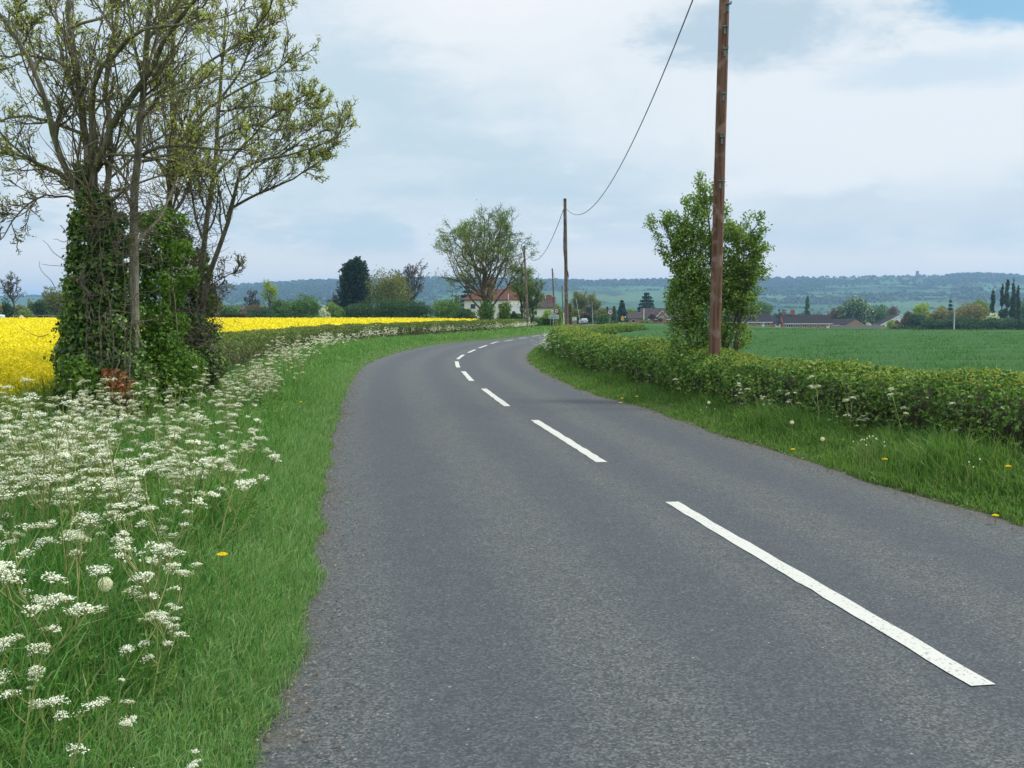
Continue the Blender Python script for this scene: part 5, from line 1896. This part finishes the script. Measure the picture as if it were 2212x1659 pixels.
o, rf = house('brown_roofed_house', 'brick house with big brown roof and front gable near the cedar', 1432, 345, 14.5, 9, 2.1, 5.6, 'x', 'brick', 'roof_grey', 0, fascia=True)
mb = MB()
v = [(-.6 - 1.5, -1.0, -1), (-.6 + 1.5, -1.0, -1), (-.6 + 1.5, -1.0, 3.0), (-.6, -1.0, 4.7), (-.6 - 1.5, -1.0, 3.0), (-.6 - 1.5, 3.4, -1), (-.6 + 1.5, 3.4, -1), (-.6 + 1.5, 3.4, 3.0), (-.6, 3.4, 4.7), (-.6 - 1.5, 3.4, 3.0)]
mb.poly(v, [[0, 1, 2, 3, 4], [1, 6, 7, 2], [5, 0, 4, 9], [2, 7, 8, 3], [4, 3, 8, 9]])
mb.build('front_gable', 'brick', o)
mb = MB()
slab3(mb, [(-.6 - 1.85, -1.25, 2.66), (-.6 - 1.85, 3.2, 2.66), (-.6, 3.2, 4.78), (-.6, -1.25, 4.78)], .12)
slab3(mb, [(-.6 + 1.85, 3.2, 2.66), (-.6 + 1.85, -1.25, 2.66), (-.59, -1.25, 4.78), (-.59, 3.2, 4.78)], .12)
mb.build('gable_roof', 'roof_grey', o)
mb = MB()
for s_ in (-1, 1):
    mb.tubes([(-.6 + s_ * 1.9, -1.28, 2.62), (-.6, -1.28, 4.82)], [.09, .09], 4)
mb.build('bargeboard', 'white', o)
window(o, -.6, 2.6, 1.3, .5, y=-1.04)
window(o, 1.9, 1.0, 1.8, 1.7)
window(o, -4.5, 1.1, 1.6, 1.2)
o, rf = house('bungalow', 'small brown roofed bungalow left of the cedar', 1368, 337, 5.4, 7, 1.9, 3.9, 'x', 'brick_tan', 'roof_grey', 0, 'house')
window(o, 0, 1.0, 1.2, 1.0)

o, rf = house('bungalow', 'left bungalow with dark roof and white fascia beyond the wheat', 1612, 400, 20.5, 8, 2.15, 5.3, 'x', 'brick', 'roof_dark', 0, fascia=True)
for x_, w_ in ((-7, 2), (-3.5, 1.6), (1.2, 1.2), (4.6, 1.6), (8.2, 1.8)):
    window(o, x_, 1.2, w_, 1.35)
window(o, 6.6, .95, .9, 2.0, door=True)
o, rf = house('garage', 'low garage roof joining the two bungalows', 1680, 403, 5.6, 7, 1.9, 3.7, 'x', 'brick', 'roof_dark')
window(o, 0, .9, 2.2, 1.8, door=True)
o, rf = house('bungalow', 'long orange brick bungalow with dark roof and white windows', 1744.5, 400, 19.4, 8, 2.25, 5.4, 'x', 'brick', 'roof_dark', 0, fascia=True)
for x_, w_ in ((-7.4, 2.5), (-4.4, 1.5), (-1.3, 1.6), (2.6, 1.3), (5.6, 1.4)):
    window(o, x_, 1.15, w_, 1.35)
window(o, 8.0, .95, 1.1, 2.05, door=True)
chimney(o, -5.2, 4, 5.0, 7.4, 1.6, roof=rf, pots=2)
chimney(o, -8.4, 5, 5.0, 6.5, 1.1, roof=rf)
mb = MB()
mb.tubes([(8.2, 3.4, 4.9), (8.2, 3.4, 5.8)], [.04, .04], 6)
ds = unit(np.array([[0, -1., .3]]))
lobes_ = MB()
disc(mb, (8.2, 6.0), .34, 3.30, 3.36, 20)
mb.build('satellite_dish', 'mint', rf)
o, rf = house('outbuilding', 'low dark roofed outbuilding joined to the long bungalow', 1822, 406, 13.0, 7, 1.9, 4.0, 'x', 'brick_red', 'roof_dark', 0, fascia=True)
window(o, -3.0, .9, 2.0, 1.2)
o, rf = house('garage', 'tan brick garage with its gable facing the wheat field', 1846.5, 393, 7.2, 7, 2.0, 4.1, 'y', 'brick_tan', 'roof_dark')
window(o, 0, .5, 1.6, .9)
# white gabled house with a long left roof
x = (1938 - 1106) / F * 400
o = thing('white_house', 'white gabled house with dark catslide roof at the far field edge', 'house', (x, 400, gz(x, 400)))
mb = MB()
prof2 = [(-6.8, -1), (3.9, -1), (3.9, 4.1), (1.2, 6.05), (-6.8, 2.0)]
v = [(a, 0, b_) for a, b_ in prof2] + [(a, 9, b_) for a, b_ in prof2]
mb.poly(v, [[0, 1, 2, 3, 4], [9, 8, 7, 6, 5], [1, 6, 7, 2], [5, 0, 4, 9]])
mb.build('wall', 'white', o)
mb = MB()
slab3(mb, [(-7.3, -.35, 1.75), (-7.3, 9.3, 1.75), (1.2, 9.3, 6.07), (1.2, -.35, 6.07)], .18)
slab3(mb, [(4.25, 9.3, 3.85), (4.25, -.35, 3.85), (1.21, -.35, 6.07), (1.21, 9.3, 6.07)], .18)
mb.build('roof', 'roof_dark', o)
mb = MB()
mb.tubes([(-7.3, -.40, 1.82), (1.2, -.40, 6.15)], [.12, .12], 4)
mb.tubes([(4.25, -.40, 3.92), (1.2, -.40, 6.15)], [.12, .12], 4)
mb.build('bargeboard', 'white', o)
window(o, 2.0, 3.1, 1.9, 1.0)
window(o, -2.6, 1.4, 1.6, 1.1)
# fence, shed, garden clutter
p0 = at(1861, 709, 388)
p0[2] = gz(p0[0], 388)
o = thing('garden_fence', 'long grey brown timber fence at the far edge of the wheat', 'fence', tuple(p0))
mb = MB()
mb.box((-1.5, 0, .85), (21, .08, 1.6))
mb.build('panels', 'wood_pale', o)
for k in range(8):
    mb = MB()
    mb.box((-11.4 + k * 2.85, -.09, .9), (.12, .1, 1.9))
    mb.build('post', 'wood_pale', o)
p0 = at(1878, 708, 394)
o = thing('garden_shed', 'tiny pale gabled shed behind the timber fence', 'shed', (p0[0], 394, gz(p0[0], 394)))
mb = MB()
wall_prism(mb, 1.6, 2, 1.9, 2.7, 'y')
mb.build('wall', 'white', o)
mb = MB()
gable_roof(mb, 1.6, 2, 1.9, 2.72, 'y', .12)
mb.build('roof', 'wood_pale', o)

# T-shaped wire pole at the edge of the wheat
b = at(2060.7, 720, 250)
g = gz(b[0], 250)
o = thing('wire_pole', 'pale pole with a crossarm standing at the far side of the wheat', 'pole', (b[0], 250, g))
ht_ = at(2060.7, 645, 250)[2] - g
mb = MB()
mb.tubes([(0, 0, -.5), (-.03, 0, ht_)], [.17, .12], 10, caps=True)
mb.build('shaft', 'pole_pale', o)
mb = MB()
mb.box((0, -.14, ht_ - .38), (2.2, .1, .13))
mb.build('crossarm', 'wood_pale', o)
for x_ in (-1.03, .0, 1.03):
    mb = MB()
    mb.tubes([(x_, -.14, ht_ - .31), (x_, -.14, ht_ + (.10 if x_ else .2))], [.07, .05], 8, caps=True)
    mb.build('insulator', 'steel', o)

# behind the rape field
p0 = at(2, 684, 182)
g = gz(p0[0], 182)
o = thing('water_tank', 'pale green plastic tank at the far left edge of the yellow field', 'tank', (p0[0], 182, g))
mb = MB()
mb.tubes([(0, 0, 0), (0, 0, .12), (0, 0, 1.3), (0, 0, 1.42)], [.62, .68, .68, .55], 20, caps=True)
mb.build('body', 'mint', o, smooth=False)
mb = MB()
mb.tubes([(0, 0, 1.42), (0, 0, 1.5)], [.2, .2], 14, caps=True)
mb.build('lid', 'mint', o)
p0 = at(46, 684, 180)
mb = MB()
k1, k2 = 24, 9
v = [(math.cos(a) * 1.25 * (1 - j / k2)**.8 * (1 + .06 * math.sin(3 * a + j)), math.sin(a) * 1.0 * (1 - j / k2)**.8, 1.45 * (j / k2)) for j in range(k2) for a in np.arange(k1) * 2 * math.pi / k1] + [(0, 0, 1.47)]
fs = [[j * k1 + i, j * k1 + (i + 1) % k1, (j + 1) * k1 + (i + 1) % k1, (j + 1) * k1 + i] for j in range(k2 - 1) for i in range(k1)] + [[(k2 - 1) * k1 + i, (k2 - 1) * k1 + (i + 1) % k1, k2 * k1] for i in range(k1)]
mb.poly(v, fs)
tag(mb.build('sand_heap', 'sand', smooth=True, loc=(p0[0], 180, gz(p0[0], 180))), 'small heap of pale sand at the far edge of the yellow field', 'heap')
p0 = at(82, 684, 184)
o = thing('rail_fence', 'grey wooden rail fence beyond the yellow field', 'fence', (p0[0], 184, gz(p0[0], 184)))
for z_ in (.75, 1.32):
    mb = MB()
    mb.box((0, 0, z_), (9.6, .06, .10))
    mb.build('rail', 'wood_pale', o)
for k in range(6):
    mb = MB()
    mb.box((-4.6 + k * 1.84, .08, .65), (.12, .1, 1.5))
    mb.build('post', 'wood_pale', o)
p0 = at(489, 684, 178)
o = thing('timber_stack', 'long low stack of dark brown timber at the far field edge', 'timber', (p0[0], 178, gz(p0[0], 178)))
for k in range(7):
    mb = MB()
    mb.box((rng.normal() * .1 - .02 * k, (k % 2) * .4, .12 + .22 * k), (6.6 + rng.normal() * .3, .8, .19))
    mb.build('beam', 'rust', o)
p0 = at(140, 684, 181)
o = thing('rubble_pile', 'little pile of white rubble at the right end of the rail fence', 'pile', (p0[0], 181, gz(p0[0], 181)))
for k in range(9):
    mb = MB()
    s_ = rng.uniform(.25, .5)
    mb.box((rng.normal() * .35, rng.normal() * .2, .9 + .35 * rng.random()), (s_, s_ * .8, s_ * .6), rng.uniform(0, 3))
    mb.build('block', 'white', o)
p0 = at(1175, 691, 148)
o = thing('canvas_cover', 'low dark green canvas cover left of the village sign', 'cover', (p0[0], 148, gz(p0[0], 148)))
mb = MB()
wall_prism(mb, .9, 2, .9, 1.15, 'y')
mb.poly([(-.45, 0, .9), (0, 0, 1.15), (0, 2, 1.15), (-.45, 2, .9), (.45, 0, .9), (.45, 2, .9)], [[0, 1, 2, 3], [1, 4, 5, 2]])
mb.build('canvas', 'teal', o)
p0 = at(1170, 690, 140)
o = thing('hedge', 'box shaped clipped hedge behind the village sign', 'hedge', (p0[0], 140, gz(p0[0], 140)))
mb = MB()
n_ = 5200
r_ = np.random.default_rng(6)
P = r_.uniform(-1, 1, (n_, 3)) * np.array([1.5, .5, .6]) + np.array([0, 0, .62])
ax_ = r_.integers(0, 3, n_)
hi = np.array([1.5, .5, .6])
for k in range(n_):
    P[k, ax_[k]] = (hi[ax_[k]] * (1 if r_.random() < .7 or ax_[k] == 2 else -1)) + (.62 if ax_[k] == 2 else 0)
    if ax_[k] == 1 and r_.random() < .8:
        P[k, 1] = -.5
mb.leaves(P, r_.uniform(.12, .22, n_), r_, bias=(0, -.6, .8), bamt=.8)
mb.build('foliage', 'fl_mid', o)
mb = MB()
mb.box((0, 0, .55), (2.8, .8, 1.0))
mb.build('stems', 'dark_core', o)  # solid box inside the leaves, in place of stems


# ------------------------------------------------------------------ cow parsley
def parsley(seed, hgt):
    """one plant: forked stalks, flat heads of white florets, ferny leaves low down"""
    r = np.random.default_rng(seed)
    st, fl, lf = MB(), MB(), MB()
    lean = r.normal(size=2) * .15
    main = resample([(0, 0, 0), (lean[0] * .3, lean[1] * .3, hgt * .35), (lean[0] * .7, lean[1] * .7, hgt * .68), (lean[0], lean[1], hgt * .93)], 9)
    st.tubes(main, np.linspace(.0048, .0024, 9), 5)
    heads = [(main[-1], unit(main[-1] - main[-2]))]
    for k in range(r.integers(4, 8)):
        u = r.uniform(.32, .85)
        i = int(u * 8)
        a = r.uniform(0, 6.28)
        L = hgt * r.uniform(.18, .42) * (1.15 - u * .4)
        d = unit(np.array([math.cos(a) * .75, math.sin(a) * .75, .75]))
        p1 = main[i] + d * L * .5
        p2 = p1 + unit(d + np.array([0, 0, .8])) * L * .5
        br = resample([main[i], p1, p2], 6)
        st.tubes(br, np.linspace(.0030, .0016, 6), 4)
        heads.append((br[-1], unit(br[-1] - br[-2])))
        if r.random() < .6:
            a2 = a + r.choice([-1, 1]) * r.uniform(.5, 1.2)
            d2 = unit(np.array([math.cos(a2) * .6, math.sin(a2) * .6, .8]))
            b2 = resample([p1, p1 + d2 * L * .25, p1 + d2 * L * .25 + np.array([0, 0, L * .25])], 5)
            st.tubes(b2, np.linspace(.0022, .0013, 5), 4)
            heads.append((b2[-1], unit(b2[-1] - b2[-2])))
    for hp, hd in heads:
        nr = r.integers(9, 15)
        Rr_ = r.uniform(.017, .046)
        open_ = r.random() < .74
        up_ = unit(hd * .6 + np.array([0, 0, 1.0]) + r.normal(size=3) * .28)
        e1 = unit(np.cross(up_, np.array([1., .2, 0])))
        e2 = np.cross(up_, e1)
        u = np.sqrt((np.arange(nr) + .5) / nr) * Rr_
        a = np.arange(nr) * 2.4 + r.uniform(0, 6)
        C = hp + up_ * .026 + (np.cos(a) * u)[:, None] * e1 + (np.sin(a) * u)[:, None] * e2 - up_ * (u**2 / Rr_ * .35)[:, None] + r.normal(size=(nr, 3)) * .002
        st.tubes(np.stack([np.repeat(hp[None], nr, 0), (hp + C) / 2 - up_ * .003, C], 1), np.full((nr, 3), .0009), 3)
        m_ = 6 if open_ else 4
        Q = np.repeat(C, m_, 0) + r.normal(size=(nr * m_, 3)) * np.array([.0066, .0066, .0036])
        fl.leaves(Q, r.uniform(.006, .0108, len(Q)) * (1 if open_ else .7), r, bias=up_, bamt=2.0, aspect=.95)
    for k in range(r.integers(5, 9)):
        a = r.uniform(0, 6.28)
        z0 = hgt * r.uniform(.02, .45)
        L = r.uniform(.10, .22)
        tipd = np.array([math.cos(a), math.sin(a), r.uniform(.1, .6)])
        s0 = main[int(z0 / hgt * 8)]
        T = s0 + np.linspace(0, 1, 9)[:, None] * tipd * L
        Q = np.concatenate([T[2:] + np.cross(tipd, [0, 0, 1]) * w_ * np.linspace(.04, .008, 7)[:, None] for w_ in (-1, -.5, 0, .5, 1)])
        lf.leaves(Q, r.uniform(.012, .028, len(Q)), r, bias=(0, 0, 1), bamt=1.2, aspect=.5)
        st.tubes(T, np.linspace(.0014, .0007, 9), 3)
    return st, fl, lf


VAR = []
for k in range(12):
    st, fl, lf = parsley(100 + k, .62 + .04 * (k % 8))
    VAR.append((st.mesh('parsley_stalks', 'stalk'), fl.mesh('parsley_blossom', 'white_petal'), lf.mesh('parsley_leaves', 'herb'), st, fl, lf))


def parsley_plant(x, y, z, k, s, rz, label, group):
    s = float(s)
    o = thing('cow_parsley', label, 'wildflower', (x, y, z), rz, group)
    o.scale = (s, s, s)
    for nm, me in (('stalks', VAR[k][0]), ('blossom', VAR[k][1]), ('foliage', VAR[k][2])):
        c = bpy.data.objects.new(nm, me)
        COL.objects.link(c)
        c.parent = o
    return o


cr = np.random.default_rng(808)
cand = []
while len(cand) < 430:                                       # the thick patch on the left verge
    y = 2.7 + 11.8 * cr.random()**1.35
    d = cr.uniform(.2, 5.2)
    x = float(xl(y)) - d
    q_ = np.clip((y - 5) / 4, 0, 1)
    dens = np.clip((d - .05 - .25 * q_) / (.55 + .8 * q_), .08, 1) * np.interp(y, [2.6, 3.3, 4.3, 7.5, 10, 12, 14.5], [.22, .75, 1, 1, .55, .32, .2])
    if y > 11.5 and d > 3.2 + .2 * (15 - y):
        dens *= .5
    if x < -.62 * y - 1.5:
        continue
    dens *= np.clip(.75 + .6 * float(fbm(np.array(x), np.array(y), 71, 3, 1.3)), .15, 1)
    if cr.random() < dens:
        cand.append((x, y))
near_ = []
while len(near_) < 16:                                       # scattered plants in the closest grass
    y = cr.uniform(2.3, 4.8)
    d = cr.uniform(.12, 2.0)
    if float(xl(y)) - d > -.60 * y - .3:
        near_.append((float(xl(y)) - d, y))
cand = np.array(near_ + cand)
far_ = []
while len(far_) < 520:                                       # the ribbon along the foot of the left hedge
    y = 14 + 100 * cr.random()**1.25
    off_ = -(np.interp(y, [14, 22, 34], [1.0, .7, .35]) + abs(cr.normal()) * .7)
    x = float(lhx(y)) - off_
    if x > float(xl(y)) - .8:
        continue
    if cr.random() < np.clip(.45 + .8 * float(fbm(np.array(x), np.array(y), 72, 3, .5)), .05, 1):
        far_.append((x, y))
far_ = np.array(far_)
allp = np.concatenate([cand, far_])
dist = np.hypot(allp[:, 0], allp[:, 1])
order = np.argsort(dist)
single, rest = order[:285], order[285:]
for i in single:
    x, y = allp[i]
    d = float(xl(y)) - x
    z = gz(x, y) + float(verge_h(d)) - .02
    if y < 5.2:
        lab, grp = 'white cow parsley in the near grass at the lower left', 'cow parsley in the near grass at the lower left'
    elif d < 1.6:
        lab, grp = 'white cow parsley at the thin road side of the left flower patch', 'cow parsley on the road side of the left patch'
    elif y < 9:
        lab, grp = 'white cow parsley in the thick middle of the left flower patch', 'cow parsley in the middle of the left patch'
    else:
        lab, grp = 'white cow parsley at the back of the left patch before the trees', 'cow parsley at the back of the left patch'
    parsley_plant(x, y, z, int(cr.integers(0, 12)), cr.uniform(.65, 1.15) * (np.interp(y, [2.3, 3.2, 4.2, 6], [.5, .75, .95, 1.0])), cr.uniform(0, 6.28), lab, grp)
mb = MB()
for i in rest:
    x, y = allp[i]
    z = gz(x, y) + float(verge_h(abs(float(xl(y)) - x))) - .02
    k = int(cr.integers(0, 12))
    s, a = cr.uniform(.6, .95), cr.uniform(0, 6.28)
    cs, sn = math.cos(a) * s, math.sin(a) * s
    for src, mi in ((VAR[k][4], 0), (VAR[k][3], 1)):
        V = np.concatenate(src.v)
        if mi == 1 and y > 30:
            continue
        if mi == 0 and y > 22:                               # far away: fewer, larger florets
            V4 = V.reshape(-1, 4, 3)
            stp = 2 if y < 45 else 4
            V4 = V4[::stp]
            c4 = V4.mean(1, keepdims=True)
            V = (c4 + (V4 - c4) * stp**.5 * 1.15).reshape(-1, 3)
            Fq = np.arange(len(V)).reshape(-1, 4)
            V = np.stack([V[:, 0] * cs - V[:, 1] * sn + x, V[:, 0] * sn + V[:, 1] * cs + y, V[:, 2] * s + z], 1)
            mb.add(V, Fq, 0)
            continue
        V = np.stack([V[:, 0] * cs - V[:, 1] * sn + x, V[:, 0] * sn + V[:, 1] * cs + y, V[:, 2] * s + z], 1)
        base_ = mb.nv
        mb.v.append(V)
        mb.nv += len(V)
        for f in src.f:
            mb.f.append(f + base_)
            mb.fm.append(np.full(len(f), mi, dtype=np.int32))
tag(mb.build('cow_parsley_drift', ['white_petal', 'stalk']), 'drift of white cow parsley running along the foot of the left hedge', 'wildflowers', kind='stuff')

RP = [(1588, 875, .66, 'cow parsley at the hedge foot just right of the near pole'), (1650, 911, .74, 'tall cow parsley with sparse heads right of the near pole'), (1690, 905, .55, 'short cow parsley left of the flat headed pair at the hedge'),
      (1722, 922, .50, 'cow parsley with bright flat heads low before the right hedge'), (1745, 917, .72, 'cow parsley with several level white heads before the right hedge'), (1864, 932, .72, 'cow parsley with broken heads below the hedge middle'),
      (1888, 945, .98, 'tallest cow parsley reaching the top of the right hedge'), (1905, 950, .48, 'short cow parsley at the foot of the tallest one'), (1944, 958, .74, 'cow parsley with a wide white head right of the tallest one'),
      (1975, 962, .5, 'small cow parsley alone below the dark hedge face'), (2110, 985, .92, 'wide forked cow parsley with brown stalks near the right edge'), (2196, 1005, .62, 'cow parsley cut by the right frame edge'),
      (1470, 850, .5, 'small cow parsley left of the near pole at the hedge foot'), (1262, 800, .7, 'cow parsley at the hedge inside the bend'), (1215, 775, .7, 'cow parsley at the tightest part of the bend')]
for j, (px_, py_, s, lab) in enumerate(RP):
    d_ = ray(px_, py_)
    t_ = -(EYE - .06) / d_[2]
    x, y = d_[0] * t_, d_[1] * t_
    x = min(x, float(rhx(y)) - .14)
    dd = max(.1, x - float(xr(y)))
    parsley_plant(x, y, gz(x, y) + float(verge_h(dd)) - .02, (j * 5) % 12, s * 1.08, j * 1.3, lab, 'cow parsley along the right hedge')
mb = MB()
for _ in range(70):                                         # the inner bend: a froth of heads along the hedge
    y = cr.uniform(27, 58)
    x = float(rhx(y)) - abs(cr.normal()) * .25 + .02
    if x < float(xr(y)) + .25:
        x = float(xr(y)) + .3
    z = gz(x, y) + float(verge_h(x - float(xr(y)))) - .02
    k = int(cr.integers(0, 12))
    s, a = cr.uniform(.6, .95), cr.uniform(0, 6.28)
    cs, sn = math.cos(a) * s, math.sin(a) * s
    V4 = np.concatenate(VAR[k][4].v).reshape(-1, 4, 3)[::3]
    c4 = V4.mean(1, keepdims=True)
    V = (c4 + (V4 - c4) * 1.3).reshape(-1, 3)
    V = np.stack([V[:, 0] * cs - V[:, 1] * sn + x, V[:, 0] * sn + V[:, 1] * cs + y, V[:, 2] * s + z], 1)
    mb.add(V, np.arange(len(V)).reshape(-1, 4), 0)
tag(mb.build('cow_parsley_drift', ['white_petal', 'stalk']), 'thin drift of cow parsley along the hedge inside the bend', 'wildflowers', kind='stuff')


# ------------------------------------------------------------------ dandelions
def ground_pt(px_, py_, h=.06):
    d_ = ray(px_, py_)
    t_ = -(EYE - h) / d_[2]
    return d_[0] * t_, d_[1] * t_


def dandelion(px_, py_, hgt, label, clock=False, rs=.022):
    """px_, py_: where the head shows"""
    x, y = ground_pt(px_, py_, hgt + .06)
    r = np.random.default_rng(int(px_))
    d = (float(xl(y)) - x) if x < 0 else x - float(xr(y))
    o = thing('dandelion', label, 'wildflower', (x, y, gz(x, y) + float(verge_h(max(0.05, d))) - .02))
    mb_ = MB()
    mb_.tubes(resample([(0, 0, 0), (.008, .004, hgt * .5), (0, 0, hgt)], 6), np.linspace(.0035, .0028, 6), 6)
    mb_.build('stem', 'stalk', o)
    mb_ = MB()
    if clock:
        n_ = 520
        dv_ = unit(r.normal(size=(n_, 3)))
        P_c = np.array([0, 0, hgt]) + dv_ * (.030 if x < 0 else .023) * r.uniform(.80, 1.04, n_)[:, None]
        mb_.leaves(P_c, np.full(n_, .010), r, bias=dv_, bamt=2.5, aspect=.28)
        mb_.tubes(np.stack([np.tile([[0, 0, hgt]], (90, 1)), np.array([0, 0, hgt]) + dv_[:90] * (.030 if x < 0 else .023)], 1), np.full((90, 2), .0004), 3)
        mb_.build('seed_head', 'clock', o)
    else:
        n_ = 130
        a = r.uniform(0, 6.28, n_)
        rr_ = rs * r.random(n_)**.6
        P_c = np.stack([np.cos(a) * rr_, np.sin(a) * rr_, hgt + .012 - rr_ * .35], 1)
        mb_.leaves(P_c, np.full(n_, .013), r, bias=np.stack([np.cos(a) * .5, np.sin(a) * .5, np.ones(n_)], 1), bamt=1.2, aspect=.5)
        mb_.build('flower_head', 'dand', o)
    return o


dandelion(480, 1187, .34, 'yellow dandelion among the cow parsley of the lower left verge', rs=.026)
dandelion(650, 869, .14, 'yellow dandelion near the road edge on the left verge', rs=.024)
dandelion(1341, 858, .10, 'yellow dandelion low at the edge of the right bend', rs=.030)
dandelion(1344, 849, .14, 'yellow dandelion directly above another at the right bend', rs=.028)
dandelion(1376, 845, .16, 'yellow dandelion right of the pair at the right bend', rs=.030)
dandelion(1713, 953, .12, 'yellow dandelion in short grass below the hedge middle', rs=.026)
dandelion(1912, 978, .18, 'yellow dandelion beside the clump of bare stalks', rs=.026)
dandelion(2151, 1088, .08, 'yellow dandelion closest to the right tarmac edge', rs=.024)
dandelion(2178, 1001, .28, 'yellow dandelion high in the grass at the right edge', rs=.024)
dandelion(228, 1277, .34, 'large white dandelion clock in the lower left grass', True)
dandelion(1531, 866, .22, 'white dandelion clock left of the near pole foot', True)
dandelion(1711, 905, .26, 'white dandelion clock before the dark hedge foot', True)
dandelion(1777, 940, .16, 'white dandelion clock in the middle of the right verge grass', True)
for (px_, py_, n_, wd_, hgt, lab) in [(1900, 1012, 12, .26, .34, 'clump of bare pale dandelion stalks on the right verge'), (2112, 1062, 3, .05, .30, 'three bare dandelion stalks near the right frame edge'),
                                      (300, 1330, 4, .3, .30, 'few bare dandelion stalks right of the large clock'), (1528, 905, 4, .14, .22, 'thin bare stalks below the near pole')]:
    x, y = ground_pt(px_, py_, .06)
    r = np.random.default_rng(int(px_))
    d = (float(xl(y)) - x) if x < 0 else x - float(xr(y))
    o = thing('dandelion_stalks', lab, 'stalks', (x, y, gz(x, y) + float(verge_h(max(.05, d))) - .02))
    for k in range(n_):
        bx, by = r.normal() * wd_ * .4, r.normal() * .08
        h_ = hgt * r.uniform(.75, 1.1)
        lx = r.normal() * .015
        mb = MB()
        mb.tubes(resample([(bx, by, 0), (bx + lx, by, h_ * .5), (bx + lx * .5, by, h_)], 5), np.linspace(.0035, .0026, 5), 5)
        mb.tubes([(bx + lx * .5, by, h_), (bx + lx * .5, by, h_ + .010)], [.0065, .005], 6, mi=1, caps=True)
        mb.build('stalk', ['stalk', 'white_petal'], o)

# ------------------------------------------------------------------ haze: even pale air over the whole plain
mb = MB()
mb.box((0, 3700, 66), (12000, 8600, 172))
hz = mb.build('haze', 'white')
hz.data.materials.clear()
m = bpy.data.materials.new('haze_air')
m.use_nodes = True
t = NT(m.node_tree)
pv = t.n('ShaderNodeVolumePrincipled')
pv.inputs['Color'].default_value = (.36, .60, .92, 1)
pv.inputs['Density'].default_value = .00019
pv.inputs['Anisotropy'].default_value = .2
ou = t.n('ShaderNodeOutputMaterial')
t.t.links.new(pv.outputs[0], ou.inputs['Volume'])
hz.data.materials.append(m)
tag(hz, 'thin bluish haze over the plain and the distant hills', 'haze', kind='stuff')
